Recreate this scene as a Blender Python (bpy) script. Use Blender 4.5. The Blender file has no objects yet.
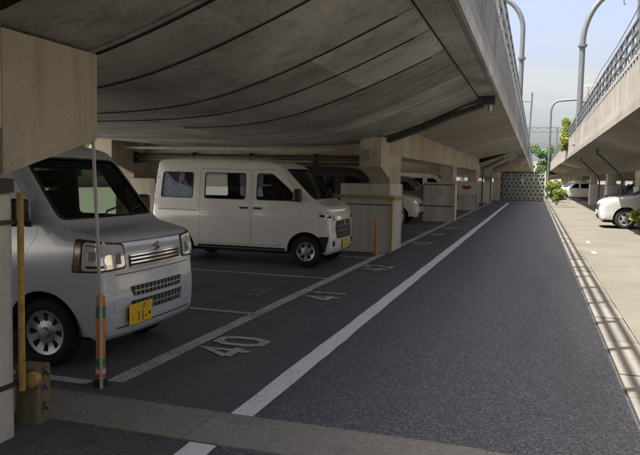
import bpy, bmesh, math, random
import numpy as np
from mathutils import Vector, Matrix
from mathutils.geometry import delaunay_2d_cdt
from mathutils.bvhtree import BVHTree

random.seed(7)
SC = bpy.context.scene
COL = SC.collection

# ------------------------------------------------------------------ camera
CAM_H = 1.55
cam_data = bpy.data.cameras.new('camera')
cam_data.sensor_width = 36.0
cam_data.lens = 669.3 / 640.0 * 36.0
cam_data.clip_start = 0.05
cam_data.clip_end = 2000.0
cam = bpy.data.objects.new('camera', cam_data)
COL.objects.link(cam)
R = ((0.95163221, 0.04428837, -0.30403071),
     (0.30645096, -0.06597208, 0.94959754),
     (0.02199859, -0.99683811, -0.07635337))          # columns: right, down, forward
cam.matrix_world = Matrix(((R[0][0], -R[0][1], -R[0][2], 0.0),
                           (R[1][0], -R[1][1], -R[1][2], 0.0),
                           (R[2][0], -R[2][1], -R[2][2], CAM_H),
                           (0, 0, 0, 1)))
SC.camera = cam

# ------------------------------------------------------------------ light
SUN_DIR = Vector((0.325, 0.26, -1.0)).normalized()     # the way the light travels
sun_el = math.asin(-SUN_DIR.z)
sun_rot = math.atan2(-SUN_DIR.x, -SUN_DIR.y)
world = bpy.data.worlds.new('World')
SC.world = world
world.use_nodes = True
wn = world.node_tree
wn.nodes.clear()
w_out = wn.nodes.new('ShaderNodeOutputWorld')
w_bg = wn.nodes.new('ShaderNodeBackground')
w_sky = wn.nodes.new('ShaderNodeTexSky')
w_sky.sky_type = 'NISHITA'
w_sky.sun_disc = False
w_sky.sun_elevation = sun_el
w_sky.sun_rotation = sun_rot
w_sky.air_density = 1.0
w_sky.dust_density = 7.5
w_sky.ozone_density = 1.0
w_tc = wn.nodes.new('ShaderNodeTexCoord')
w_map = wn.nodes.new('ShaderNodeMapping')
w_map.inputs['Scale'].default_value = (1.0, 1.0, 4.5)
w_noise = wn.nodes.new('ShaderNodeTexNoise')
w_noise.inputs['Scale'].default_value = 2.6
w_noise.inputs['Detail'].default_value = 7.0
w_noise.inputs['Roughness'].default_value = 0.55
w_ramp = wn.nodes.new('ShaderNodeValToRGB')
w_ramp.color_ramp.elements[0].position = 0.40
w_ramp.color_ramp.elements[0].color = (0.40, 0.40, 0.40, 1)
w_ramp.color_ramp.elements[1].position = 0.62
w_ramp.color_ramp.elements[1].color = (1.0, 1.0, 1.0, 1)
w_mix = wn.nodes.new('ShaderNodeMix')
w_mix.data_type = 'RGBA'
w_mix.blend_type = 'LIGHTEN'
w_mix.inputs[7].default_value = (2.05, 2.12, 2.18, 1)
wn.links.new(w_tc.outputs['Generated'], w_map.inputs['Vector'])
wn.links.new(w_map.outputs['Vector'], w_noise.inputs['Vector'])
wn.links.new(w_noise.outputs['Fac'], w_ramp.inputs['Fac'])
wn.links.new(w_ramp.outputs['Color'], w_mix.inputs[0])
wn.links.new(w_sky.outputs['Color'], w_mix.inputs[6])
wn.links.new(w_mix.outputs[2], w_bg.inputs['Color'])
w_bg.inputs['Strength'].default_value = 0.053
wn.links.new(w_bg.outputs['Background'], w_out.inputs['Surface'])

sun_data = bpy.data.lights.new('sun', 'SUN')
sun_data.energy = 2.5
sun_data.angle = math.radians(0.55)
sun_data.color = (1.0, 0.95, 0.88)
sun = bpy.data.objects.new('sun', sun_data)
COL.objects.link(sun)
sun.rotation_euler = SUN_DIR.to_track_quat('-Z', 'Y').to_euler()
sun.location = (0, 0, 40)

SC.view_settings.view_transform = 'Standard'
SC.view_settings.look = 'None'
SC.view_settings.gamma = 1.0
SC.view_settings.exposure = 2.8
SC.render.resolution_x = 1024
SC.render.resolution_y = 728
SC.render.engine = 'CYCLES'
SC.cycles.max_bounces = 10
SC.cycles.diffuse_bounces = 6
SC.cycles.transparent_max_bounces = 16

# ------------------------------------------------------------------ materials
MATS = {}


def new_mat(name):
    m = bpy.data.materials.new(name)
    m.use_nodes = True
    nt = m.node_tree
    b = nt.nodes['Principled BSDF']
    return m, nt, b


def simple(name, col, rough=0.5, metal=0.0, coat=0.0, var=0.0, scale=8.0, spec=0.5, bump=0.0):
    m, nt, b = new_mat(name)
    b.inputs['Base Color'].default_value = (*col, 1)
    b.inputs['Roughness'].default_value = rough
    b.inputs['Metallic'].default_value = metal
    b.inputs['Coat Weight'].default_value = coat
    b.inputs['Coat Roughness'].default_value = 0.06
    b.inputs['Specular IOR Level'].default_value = spec
    if var > 0:
        g = nt.nodes.new('ShaderNodeNewGeometry')
        n = nt.nodes.new('ShaderNodeTexNoise')
        n.inputs['Scale'].default_value = scale
        n.inputs['Detail'].default_value = 6
        nt.links.new(g.outputs['Position'], n.inputs['Vector'])
        r = nt.nodes.new('ShaderNodeValToRGB')
        r.color_ramp.elements[0].position = 0.3
        r.color_ramp.elements[1].position = 0.7
        r.color_ramp.elements[0].color = tuple(c * (1 - var) for c in col) + (1,)
        r.color_ramp.elements[1].color = tuple(min(1, c * (1 + var)) for c in col) + (1,)
        nt.links.new(n.outputs['Fac'], r.inputs['Fac'])
        nt.links.new(r.outputs['Color'], b.inputs['Base Color'])
        mr = nt.nodes.new('ShaderNodeMapRange')
        mr.inputs['To Min'].default_value = max(0.02, rough - 0.12)
        mr.inputs['To Max'].default_value = min(1, rough + 0.12)
        nt.links.new(n.outputs['Fac'], mr.inputs['Value'])
        nt.links.new(mr.outputs['Result'], b.inputs['Roughness'])
        if bump > 0:
            bp = nt.nodes.new('ShaderNodeBump')
            bp.inputs['Strength'].default_value = bump
            bp.inputs['Distance'].default_value = 0.01
            nt.links.new(n.outputs['Fac'], bp.inputs['Height'])
            nt.links.new(bp.outputs['Normal'], b.inputs['Normal'])
    MATS[name] = m
    return m


def mixcol(nt, fac, a, b, blend='MIX'):
    x = nt.nodes.new('ShaderNodeMix')
    x.data_type = 'RGBA'
    x.blend_type = blend
    for k, v in ((0, fac), (6, a), (7, b)):
        if isinstance(v, (int, float)):
            x.inputs[k].default_value = v
        elif isinstance(v, tuple):
            x.inputs[k].default_value = (*v, 1) if len(v) == 3 else v
        else:
            nt.links.new(v, x.inputs[k])
    return x.outputs[2]


def noise(nt, scale, detail=6, rough=0.6, mapscale=None, w=None):
    g = nt.nodes.new('ShaderNodeNewGeometry')
    src = g.outputs['Position']
    if mapscale:
        mp = nt.nodes.new('ShaderNodeMapping')
        mp.inputs['Scale'].default_value = mapscale
        if w is not None:
            mp.inputs['Location'].default_value = (w, w * 1.7, w * .6)
        nt.links.new(src, mp.inputs['Vector'])
        src = mp.outputs['Vector']
    n = nt.nodes.new('ShaderNodeTexNoise')
    n.inputs['Scale'].default_value = scale
    n.inputs['Detail'].default_value = detail
    n.inputs['Roughness'].default_value = rough
    nt.links.new(src, n.inputs['Vector'])
    return n.outputs['Fac']


def ramp(nt, fac, p0, p1, c0=(0, 0, 0), c1=(1, 1, 1)):
    r = nt.nodes.new('ShaderNodeValToRGB')
    r.color_ramp.elements[0].position = p0
    r.color_ramp.elements[1].position = p1
    r.color_ramp.elements[0].color = (*c0, 1)
    r.color_ramp.elements[1].color = (*c1, 1)
    nt.links.new(fac, r.inputs['Fac'])
    return r.outputs['Color']


def concrete(name, col, dirt=(0.10, 0.085, 0.065), streak=0.5, speck=0.4, objvar=0.15, bump=0.35, rough=0.85, patch=(0.82, 1.14)):
    m, nt, b = new_mat(name)
    big = noise(nt, 0.7, 5, 0.6)
    c = mixcol(nt, ramp(nt, big, 0.3, 0.72), tuple(v * patch[0] for v in col), tuple(min(1, v * patch[1]) for v in col))
    st = noise(nt, 2.4, 6, 0.65, (1.6, 1.6, 0.12))
    sm = nt.nodes.new('ShaderNodeMath')
    sm.operation = 'MULTIPLY'
    nt.links.new(ramp(nt, st, 0.52, 0.78), sm.inputs[0])
    sm.inputs[1].default_value = streak
    c = mixcol(nt, sm.outputs[0], c, dirt)
    st2 = noise(nt, 5.0, 4, 0.6, (1.5, 1.5, 0.07), 3.3)
    c = mixcol(nt, ramp(nt, st2, 0.60, 0.80, (0, 0, 0), (0.35, 0.35, 0.35)), c, tuple(min(1, v * 1.5) for v in col))
    fine = noise(nt, 38, 5, 0.75)
    c = mixcol(nt, speck, c, ramp(nt, fine, 0.25, 0.8, (0.25, 0.25, 0.25), (1, 1, 1)), 'MULTIPLY')
    oi = nt.nodes.new('ShaderNodeObjectInfo')
    mr = nt.nodes.new('ShaderNodeMapRange')
    mr.inputs['To Min'].default_value = 1 - objvar
    mr.inputs['To Max'].default_value = 1 + objvar
    nt.links.new(oi.outputs['Random'], mr.inputs['Value'])
    cc = nt.nodes.new('ShaderNodeCombineColor')
    for k in range(3):
        nt.links.new(mr.outputs['Result'], cc.inputs[k])
    c = mixcol(nt, 1.0, c, cc.outputs[0], 'MULTIPLY')
    nt.links.new(c, b.inputs['Base Color'])
    b.inputs['Roughness'].default_value = rough
    b.inputs['Specular IOR Level'].default_value = 0.25
    med = noise(nt, 14, 8, 0.7)
    bp = nt.nodes.new('ShaderNodeBump')
    bp.inputs['Strength'].default_value = bump
    bp.inputs['Distance'].default_value = 0.012
    nt.links.new(med, bp.inputs['Height'])
    nt.links.new(bp.outputs['Normal'], b.inputs['Normal'])
    MATS[name] = m
    return m


def asphalt(name, dark, light, grain=120.0, amount=0.5, stain=0.3, bump=0.6):
    m, nt, b = new_mat(name)
    g = nt.nodes.new('ShaderNodeNewGeometry')
    v = nt.nodes.new('ShaderNodeTexVoronoi')
    v.inputs['Scale'].default_value = grain
    nt.links.new(g.outputs['Position'], v.inputs['Vector'])
    sep = nt.nodes.new('ShaderNodeSeparateColor')
    nt.links.new(v.outputs['Color'], sep.inputs[0])
    spk = ramp(nt, sep.outputs[0], 0.45, 1.0, (0, 0, 0), (amount, amount, amount))
    v2 = nt.nodes.new('ShaderNodeTexVoronoi')
    v2.inputs['Scale'].default_value = grain * 0.6
    nt.links.new(g.outputs['Position'], v2.inputs['Vector'])
    sep2 = nt.nodes.new('ShaderNodeSeparateColor')
    nt.links.new(v2.outputs['Color'], sep2.inputs[0])
    spk2 = ramp(nt, sep2.outputs[1], 0.82, 1.0, (0, 0, 0), (amount * .75, amount * .75, amount * .75))
    c = mixcol(nt, spk, dark, light)
    c = mixcol(nt, spk2, c, tuple(min(1, q * 1.3) for q in light))
    big = noise(nt, 0.55, 6, 0.6)
    c = mixcol(nt, ramp(nt, big, 0.42, 0.75, (0, 0, 0), (stain, stain, stain)), c, tuple(q * 1.6 + 0.01 for q in dark))
    drv = noise(nt, 1.6, 5, 0.6, (1.0, 0.10, 1.0), 5.1)
    c = mixcol(nt, ramp(nt, drv, 0.5, 0.8, (0, 0, 0), (stain, stain, stain)), c, tuple(q * 0.55 for q in dark))
    spots = noise(nt, 2.8, 3, 0.5, (1, 1, 1), 9.0)
    c = mixcol(nt, ramp(nt, spots, 0.66, 0.74, (0, 0, 0), (stain, stain, stain)), c, tuple(q * 0.4 for q in dark))
    nt.links.new(c, b.inputs['Base Color'])
    b.inputs['Roughness'].default_value = 0.82
    b.inputs['Specular IOR Level'].default_value = 0.35
    bp = nt.nodes.new('ShaderNodeBump')
    bp.inputs['Strength'].default_value = bump
    bp.inputs['Distance'].default_value = 0.006
    nt.links.new(v.outputs['Distance'], bp.inputs['Height'])
    nt.links.new(bp.outputs['Normal'], b.inputs['Normal'])
    MATS[name] = m
    return m


def road_paint(name, col, worn):
    """old road paint: flakes off to the asphalt below"""
    m, nt, b = new_mat(name)
    f = noise(nt, 70, 6, 0.7)
    f2 = noise(nt, 2.2, 4, 0.6, (1, 1, 1), 2.0)
    ad = nt.nodes.new('ShaderNodeMath')
    ad.operation = 'ADD'
    nt.links.new(f, ad.inputs[0])
    mu = nt.nodes.new('ShaderNodeMath')
    mu.operation = 'MULTIPLY'
    nt.links.new(f2, mu.inputs[0])
    mu.inputs[1].default_value = 0.35
    nt.links.new(mu.outputs[0], ad.inputs[1])
    c = mixcol(nt, ramp(nt, f, 0.3, 0.8), tuple(q * 0.8 for q in col), col)
    nt.links.new(c, b.inputs['Base Color'])
    b.inputs['Roughness'].default_value = 0.75
    tr = nt.nodes.new('ShaderNodeBsdfTransparent')
    ms = nt.nodes.new('ShaderNodeMixShader')
    mask = ramp(nt, ad.outputs[0], worn, worn + 0.10)
    nt.links.new(mask, ms.inputs[0])
    nt.links.new(tr.outputs[0], ms.inputs[1])
    nt.links.new(b.outputs[0], ms.inputs[2])
    nt.links.new(ms.outputs[0], nt.nodes['Material Output'].inputs['Surface'])
    MATS[name] = m
    return m


def glass(name, tint, refl=0.06):
    m, nt, b = new_mat(name)
    nt.nodes.remove(b)
    tr = nt.nodes.new('ShaderNodeBsdfTransparent')
    tr.inputs['Color'].default_value = (*tint, 1)
    gl = nt.nodes.new('ShaderNodeBsdfGlossy')
    gl.inputs['Roughness'].default_value = 0.02
    gl.inputs['Color'].default_value = (0.95, 0.97, 1, 1)
    fr = nt.nodes.new('ShaderNodeFresnel')
    fr.inputs['IOR'].default_value = 1.5
    ms = nt.nodes.new('ShaderNodeMixShader')
    nt.links.new(fr.outputs[0], ms.inputs[0])
    nt.links.new(tr.outputs[0], ms.inputs[1])
    nt.links.new(gl.outputs[0], ms.inputs[2])
    nt.links.new(ms.outputs[0], nt.nodes['Material Output'].inputs['Surface'])
    MATS[name] = m
    return m


def car_paint(name, col, metal=0.0, rough=0.32, coat=0.7):
    m, nt, b = new_mat(name)
    d = noise(nt, 3.5, 5, 0.6)
    c = mixcol(nt, ramp(nt, d, 0.35, 0.8, (0, 0, 0), (0.35, 0.35, 0.35)), col, tuple(q * 0.78 for q in col))
    low = noise(nt, 9, 6, 0.7, (1, 1, 0.5))
    c = mixcol(nt, ramp(nt, low, 0.55, 0.85, (0, 0, 0), (0.25, 0.25, 0.25)), c, (0.30, 0.27, 0.22))
    nt.links.new(c, b.inputs['Base Color'])
    b.inputs['Metallic'].default_value = metal
    b.inputs['Roughness'].default_value = rough
    b.inputs['Coat Weight'].default_value = coat
    b.inputs['Coat Roughness'].default_value = 0.08
    MATS[name] = m
    return m


def leafmat(name, col):
    m, nt, b = new_mat(name)
    oi = noise(nt, 6, 3, 0.6)
    c = mixcol(nt, ramp(nt, oi, 0.3, 0.7), tuple(q * 0.6 for q in col), tuple(q * 1.35 for q in col))
    nt.links.new(c, b.inputs['Base Color'])
    b.inputs['Roughness'].default_value = 0.55
    tl = nt.nodes.new('ShaderNodeBsdfTranslucent')
    nt.links.new(c, tl.inputs['Color'])
    ms = nt.nodes.new('ShaderNodeMixShader')
    ms.inputs[0].default_value = 0.35
    nt.links.new(b.outputs[0], ms.inputs[1])
    nt.links.new(tl.outputs[0], ms.inputs[2])
    nt.links.new(ms.outputs[0], nt.nodes['Material Output'].inputs['Surface'])
    MATS[name] = m
    return m


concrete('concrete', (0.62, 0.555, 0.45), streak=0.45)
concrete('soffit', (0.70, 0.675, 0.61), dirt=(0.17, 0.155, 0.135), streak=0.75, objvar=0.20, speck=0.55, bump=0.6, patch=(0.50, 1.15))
concrete('concrete_sun_dimmed', (0.29, 0.268, 0.23), streak=0.45)  # copy of concrete, colour darkened to offset the sun on the second viaduct
concrete('parapet_sun_dimmed', (0.31, 0.293, 0.26), streak=0.55, objvar=0.08)  # copy of parapet, darkened where strong sun falls on it
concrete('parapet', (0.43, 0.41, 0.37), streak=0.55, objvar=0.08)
concrete('pier', (0.64, 0.575, 0.455), dirt=(0.12, 0.095, 0.06), streak=0.6)
concrete('plinth', (0.74, 0.715, 0.66), streak=0.35, objvar=0.06)
concrete('drain_concrete', (0.34, 0.32, 0.28), streak=0.3, speck=0.7, objvar=0.08, bump=0.6)
concrete('pavement', (0.122, 0.115, 0.093), dirt=(0.12, 0.11, 0.09), streak=0.4, speck=0.65, bump=0.6, patch=(0.75, 1.12))
concrete('street', (0.45, 0.43, 0.39), streak=0.2)
concrete('lid', (0.15, 0.143, 0.125), streak=0.2, speck=0.4, objvar=0.12)
concrete('stone', (0.30, 0.25, 0.17), dirt=(0.08, 0.06, 0.04), streak=0.7, speck=0.7, bump=0.9)
concrete('earth', (0.20, 0.17, 0.12), streak=0.3, speck=0.6)
concrete('house_wall', (0.52, 0.45, 0.34), streak=0.25)
concrete('house_grey', (0.42, 0.42, 0.40), streak=0.25)
asphalt('asphalt_road', (0.060, 0.064, 0.072), (0.30, 0.31, 0.335), 135, 0.55, 0.34)
asphalt('asphalt_lot', (0.078, 0.080, 0.084), (0.25, 0.25, 0.255), 135, 0.45, 0.6)
road_paint('line_paint', (0.82, 0.82, 0.80), 0.46)
road_paint('line_paint_old', (0.55, 0.55, 0.53), 0.53)
road_paint('word_paint', (0.36, 0.36, 0.35), 0.56)
simple('seam_black', (0.025, 0.023, 0.020), 0.9)
simple('dark_steel', (0.075, 0.070, 0.062), 0.65, 0.3, var=0.35)
simple('grey_steel', (0.25, 0.27, 0.28), 0.5, 0.6, var=0.2)
simple('pale_steel', (0.50, 0.51, 0.50), 0.45, 0.5, var=0.15)
simple('pole_steel', (0.095, 0.105, 0.112), 0.55, 0.2, var=0.2)
simple('galvanised', (0.34, 0.34, 0.32), 0.55, 0.5, var=0.25)
simple('pipe', (0.10, 0.095, 0.085), 0.6, 0.1, var=0.3)
simple('conduit', (0.50, 0.48, 0.43), 0.5, 0.0, var=0.15)
simple('yellow', (0.42, 0.28, 0.07), 0.55, var=0.30, scale=12)
simple('orange', (0.72, 0.22, 0.02), 0.45, var=0.15)
simple('green_band', (0.03, 0.20, 0.10), 0.4)
simple('white_band', (0.65, 0.65, 0.62), 0.4)
simple('red_band', (0.45, 0.04, 0.03), 0.4)
simple('rubber', (0.012, 0.012, 0.012), 0.8, var=0.3)
simple('black_plastic', (0.020, 0.020, 0.021), 0.5, var=0.2)
simple('lining', (0.035, 0.035, 0.037), 0.85)
simple('seat_fabric', (0.05, 0.05, 0.055), 0.9, var=0.2)
simple('chrome', (0.75, 0.76, 0.78), 0.12, 1.0)
simple('rim_silver', (0.46, 0.47, 0.49), 0.35, 0.75, var=0.15)
simple('rim_dark', (0.20, 0.20, 0.21), 0.45, 0.6, var=0.2)
simple('lamp_lens', (0.80, 0.82, 0.85), 0.08, 0.35, coat=1.0)
simple('lamp_amber', (0.75, 0.25, 0.03), 0.2, 0.0, coat=1.0)
simple('lamp_smoke', (0.22, 0.16, 0.08), 0.15, 0.2, coat=1.0)
simple('lamp_red', (0.40, 0.01, 0.01), 0.2, 0.0, coat=1.0)
simple('plate_yellow', (0.80, 0.53, 0.02), 0.4)
simple('plate_white', (0.80, 0.74, 0.76), 0.4)
simple('plate_black', (0.01, 0.01, 0.01), 0.5)
simple('plate_green', (0.02, 0.10, 0.05), 0.5)
simple('cloth_blue', (0.20, 0.42, 0.80), 0.85)
simple('cloth_pale', (0.70, 0.80, 0.92), 0.85)
simple('decal', (0.72, 0.72, 0.68), 0.4)
simple('bark', (0.09, 0.065, 0.045), 0.9, var=0.3, bump=0.6)
simple('sign_red', (0.42, 0.06, 0.04), 0.5, var=0.15)
simple('sign_white', (0.70, 0.68, 0.63), 0.5)
simple('blue_sheet', (0.12, 0.25, 0.42), 0.5, var=0.2)
simple('gate_white', (0.40, 0.42, 0.36), 0.4)
simple('gate_back', (0.07, 0.08, 0.065), 0.7, var=0.3, scale=4)
simple('fence_brown', (0.20, 0.13, 0.08), 0.7, var=0.2)
simple('paper', (0.66, 0.64, 0.58), 0.7)
simple('window_dark', (0.03, 0.035, 0.04), 0.08)
car_paint('paint_silver', (0.60, 0.655, 0.74), 0.15, 0.22, 1.0)
car_paint('paint_white', (0.84, 0.825, 0.78), 0.0, 0.20, 1.0)
car_paint('paint_pearl', (0.80, 0.79, 0.75), 0.0, 0.25)
car_paint('paint_pale', (0.42, 0.42, 0.40), 0.1, 0.25)
car_paint('paint_blue', (0.10, 0.19, 0.30), 0.3, 0.3)
car_paint('paint_dark', (0.035, 0.037, 0.042), 0.3, 0.3)
car_paint('paint_grey', (0.20, 0.21, 0.22), 0.4, 0.3)
glass('glass_clear', (0.27, 0.32, 0.27))
glass('glass_dark', (0.13, 0.14, 0.15))
glass('glass_light', (0.72, 0.74, 0.75))
glass('glass_mid', (0.38, 0.40, 0.41))
leafmat('leaf_lime', (0.16, 0.20, 0.025))
leafmat('leaf_green', (0.06, 0.12, 0.025))
leafmat('leaf_dark', (0.035, 0.075, 0.02))


# ------------------------------------------------------------------ mesh helpers
class MB:
    def __init__(self):
        self.v = []
        self.f = []

    def add(self, vs, fs):
        n = len(self.v)
        self.v += [tuple(p) for p in vs]
        self.f += [tuple(i + n for i in f) for f in fs]
        return self

    def box(self, x0, x1, y0, y1, z0, z1):
        vs = [(x, y, z) for z in (z0, z1) for y in (y0, y1) for x in (x0, x1)]
        return self.add(vs, [(0, 2, 3, 1), (4, 5, 7, 6), (0, 1, 5, 4), (1, 3, 7, 5), (3, 2, 6, 7), (2, 0, 4, 6)])

    def rbox(self, x0, x1, y0, y1, z0, z1, r=0.02, seg=2):
        bm = bmesh.new()
        t = MB().box(x0, x1, y0, y1, z0, z1)
        vs = [bm.verts.new(p) for p in t.v]
        for f in t.f:
            bm.faces.new([vs[i] for i in f])
        bmesh.ops.bevel(bm, geom=bm.edges[:], offset=r, segments=seg, affect='EDGES', profile=0.5)
        bm.verts.index_update()
        self.add([p.co[:] for p in bm.verts], [[q.index for q in f.verts] for f in bm.faces])
        bm.free()
        return self

    def prism(self, prof, axis, a0, a1):
        """prof: 2-D outline; axis 0: (y,z), 1: (x,z), 2: (x,y), pushed from a0 to a1"""
        n = len(prof)

        def P(p, a):
            return (a, p[0], p[1]) if axis == 0 else ((p[0], a, p[1]) if axis == 1 else (p[0], p[1], a))
        vs = [P(p, a0) for p in prof] + [P(p, a1) for p in prof]
        fs = [tuple(range(n))[::-1], tuple(range(n, 2 * n))]
        fs += [(i, (i + 1) % n, n + (i + 1) % n, n + i) for i in range(n)]
        return self.add(vs, fs)

    def tube(self, pts, r, seg=8, caps=True, taper=None):
        pts = [Vector(p) for p in pts]
        n = len(pts)
        rings = []
        a = None
        for i, p in enumerate(pts):
            d = (pts[min(i + 1, n - 1)] - pts[max(i - 1, 0)]).normalized()
            if a is None:
                a = d.cross(Vector((0, 0, 1)) if abs(d.z) < 0.95 else Vector((1, 0, 0))).normalized()
            else:
                a = (a - d * a.dot(d)).normalized()
            b = d.cross(a).normalized()
            rr = r if taper is None else r + (taper - r) * i / max(1, n - 1)
            rings.append([p + (a * math.cos(2 * math.pi * k / seg) + b * math.sin(2 * math.pi * k / seg)) * rr for k in range(seg)])
        vs = [q for ring in rings for q in ring]
        fs = []
        for i in range(n - 1):
            for k in range(seg):
                fs.append((i * seg + k, i * seg + (k + 1) % seg, (i + 1) * seg + (k + 1) % seg, (i + 1) * seg + k))
        if caps:
            fs.append(tuple(range(seg))[::-1])
            fs.append(tuple((n - 1) * seg + k for k in range(seg)))
        return self.add(vs, fs)

    def bar(self, a, b, w, h):
        a, b = Vector(a), Vector(b)
        d = (b - a).normalized()
        s = d.cross(Vector((0, 0, 1)) if abs(d.z) < 0.95 else Vector((0, 1, 0))).normalized() * w / 2
        t = s.cross(d).normalized() * h / 2
        vs = [p + i * s + j * t for p in (a, b) for i, j in ((-1, -1), (1, -1), (1, 1), (-1, 1))]
        return self.add(vs, [(0, 3, 2, 1), (4, 5, 6, 7), (0, 1, 5, 4), (1, 2, 6, 5), (2, 3, 7, 6), (3, 0, 4, 7)])

    def lathe(self, prof, seg=32, axis='y', centre=(0, 0, 0)):
        """prof: (radius, along)"""
        vs, fs = [], []
        m = len(prof)
        for k in range(seg):
            c, s = math.cos(2 * math.pi * k / seg), math.sin(2 * math.pi * k / seg)
            for (r, a) in prof:
                p = (r * c, a, r * s) if axis == 'y' else (r * c, r * s, a)
                vs.append((p[0] + centre[0], p[1] + centre[1], p[2] + centre[2]))
        for k in range(seg):
            k2 = (k + 1) % seg
            for i in range(m - 1):
                fs.append((k * m + i, k * m + i + 1, k2 * m + i + 1, k2 * m + i))
        return self.add(vs, fs)

    def mesh(self, name, smooth=False, angle=40):
        me = bpy.data.meshes.new(name)
        me.from_pydata(self.v, [], self.f)
        bm = bmesh.new()
        bm.from_mesh(me)
        bmesh.ops.recalc_face_normals(bm, faces=bm.faces[:])
        bm.to_mesh(me)
        bm.free()
        if smooth:
            for p in me.polygons:
                p.use_smooth = True
            try:
                me.set_sharp_from_angle(angle=math.radians(angle))
            except Exception:
                pass
        return me

    def build(self, name, mat, parent=None, loc=None, smooth=False, angle=40):
        me = self.mesh(name, smooth, angle)
        me.materials.append(MATS[mat] if isinstance(mat, str) else mat)
        return link(name, me, parent, loc)


def link(name, me, parent=None, loc=None):
    o = bpy.data.objects.new(name, me)
    COL.objects.link(o)
    if parent is not None:
        o.parent = parent
    if loc is not None:
        o.location = loc
    return o


def tag(o, label=None, cat=None, group=None, kind=None):
    if label:
        o['label'] = label
    if cat:
        o['category'] = cat
    if group:
        o['group'] = group
    if kind:
        o['kind'] = kind
    return o


def thing(name, label, cat, loc=(0, 0, 0), rotz=0.0, group=None):
    o = bpy.data.objects.new(name, None)
    COL.objects.link(o)
    o.empty_display_size = 0.2
    o.location = loc
    o.rotation_euler = (0, 0, rotz)
    return tag(o, label, cat, group)


def copy_tree(o, parent=None):
    c = o.copy()
    COL.objects.link(c)
    c.parent = parent
    for ch in list(o.children):
        copy_tree(ch, c)
    return c


def text_mesh(body, size, mat, name, parent, matrix, extrude=0.001):
    cu = bpy.data.curves.new(name, 'FONT')
    cu.body = body
    cu.size = size
    cu.extrude = extrude
    cu.align_x = 'CENTER'
    cu.align_y = 'CENTER'
    tmp = bpy.data.objects.new(name, cu)
    me = bpy.data.meshes.new_from_object(tmp)
    bpy.data.objects.remove(tmp)
    bpy.data.curves.remove(cu)
    me.transform(matrix)
    me.materials.clear()
    me.materials.append(MATS[mat])
    return link(name, me, parent)


# ------------------------------------------------------------------ ground, road, pavement
def sheet(name, x0, x1, y0, y1, z, mat, kind='structure', parent=None, loc=None):
    m = MB().add([(x0, y0, z), (x1, y0, z), (x1, y1, z), (x0, y1, z)], [(0, 1, 2, 3)])
    o = m.build(name, mat, parent, loc)
    if kind:
        o['kind'] = kind
    return o


sheet('ground', -400, 400, -200, 900, -0.03, 'earth')
XS = 0.70          # where asphalt gives way to the gutter
road = sheet('road', -1.74, XS, -25, 49.6, 0.0, 'asphalt_road')
lot = sheet('parking_lot', -11.6, -1.74, -25, 49.6, 0.0, 'asphalt_lot')
pave = sheet('pavement', 1.02, 3.35, -25, 75, 0.004, 'pavement')
street = sheet('street', -42, -11.6, -25, 75, -0.008, 'street')  # wide pale ground, shaped to bounce sunlight in under the deck
lot_right = sheet('car_park', 3.35, 13.0, -25, 75, 0.0, 'asphalt_lot')


def strip(x0, x1, y0, y1, z, name, mat, parent, ragged=0.006, step=0.25):
    """a painted strip with slightly uneven edges"""
    vs, fs = [], []
    along_y = (y1 - y0) >= (x1 - x0)
    L = (y1 - y0) if along_y else (x1 - x0)
    n = max(2, min(160, int(L / step)))
    for i in range(n + 1):
        t = i / n
        j0, j1 = random.uniform(-ragged, ragged), random.uniform(-ragged, ragged)
        if along_y:
            y = y0 + (y1 - y0) * t
            vs += [(x0 + j0, y, z), (x1 + j1, y, z)]
        else:
            x = x0 + (x1 - x0) * t
            vs += [(x, y0 + j0, z), (x, y1 + j1, z)]
    for i in range(n):
        a = 2 * i
        fs.append((a, a + 1, a + 3, a + 2))
    return MB().add(vs, fs).build(name, mat, parent)


strip(-1.815, -1.655, 3.86, 47.5, 0.006, 'white_line', 'line_paint', road)
strip(-1.83, -1.66, 0.5, 3.36, 0.006, 'white_line', 'line_paint', road)
strip(-2.965, -2.825, 4.15, 13.3, 0.006, 'white_line', 'line_paint_old', lot)
strip(-2.965, -2.825, 14.9, 47.5, 0.006, 'white_line', 'line_paint_old', lot)
for yb in (6.80, 9.62, 12.5, 16.5, 19.2, 21.9, 27.3, 30.0, 32.6):
    strip(-8.0, -2.97, yb - 0.045, yb + 0.045, 0.006, 'bay_line', 'line_paint_old', lot)
strip(-8.0, -3.05, 4.02, 4.12, 0.006, 'bay_line', 'line_paint_old', lot)


def strokes(polys, width, z, mat, name, parent, M):
    """painted lettering: open or closed mitred poly-lines on the ground; M maps letter space (u right, v up) to x,y"""
    mb = MB()
    for q, (pts, closed) in enumerate(polys):
        P = [Vector(p) for p in pts]
        n = len(P)
        L, Rr = [], []
        for i in range(n):
            a = P[i - 1] if (i > 0 or closed) else None
            b = P[(i + 1) % n] if (i < n - 1 or closed) else None
            d1 = (P[i] - a).normalized() if a is not None else None
            d2 = (b - P[i]).normalized() if b is not None else None
            d1 = d1 if d1 is not None else d2
            d2 = d2 if d2 is not None else d1
            n1, n2 = Vector((-d1.y, d1.x)), Vector((-d2.y, d2.x))
            mm = (n1 + n2)
            mm = mm.normalized() if mm.length > 1e-4 else n1
            k = min(2.0, 1 / max(0.4, mm.dot(n1)))
            L.append(P[i] + mm * width / 2 * k)
            Rr.append(P[i] - mm * width / 2 * k)
        vs = []
        for i in range(n):
            for p in (L[i], Rr[i]):
                x, y = M(p.x, p.y)
                vs.append((x, y, z + 0.0008 * q))
        fs = [(2 * i, 2 * i + 1, 2 * ((i + 1) % n) + 1, 2 * ((i + 1) % n)) for i in range(n if closed else n - 1)]
        mb.add(vs, fs)
    return mb.build(name, mat, parent)


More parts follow.
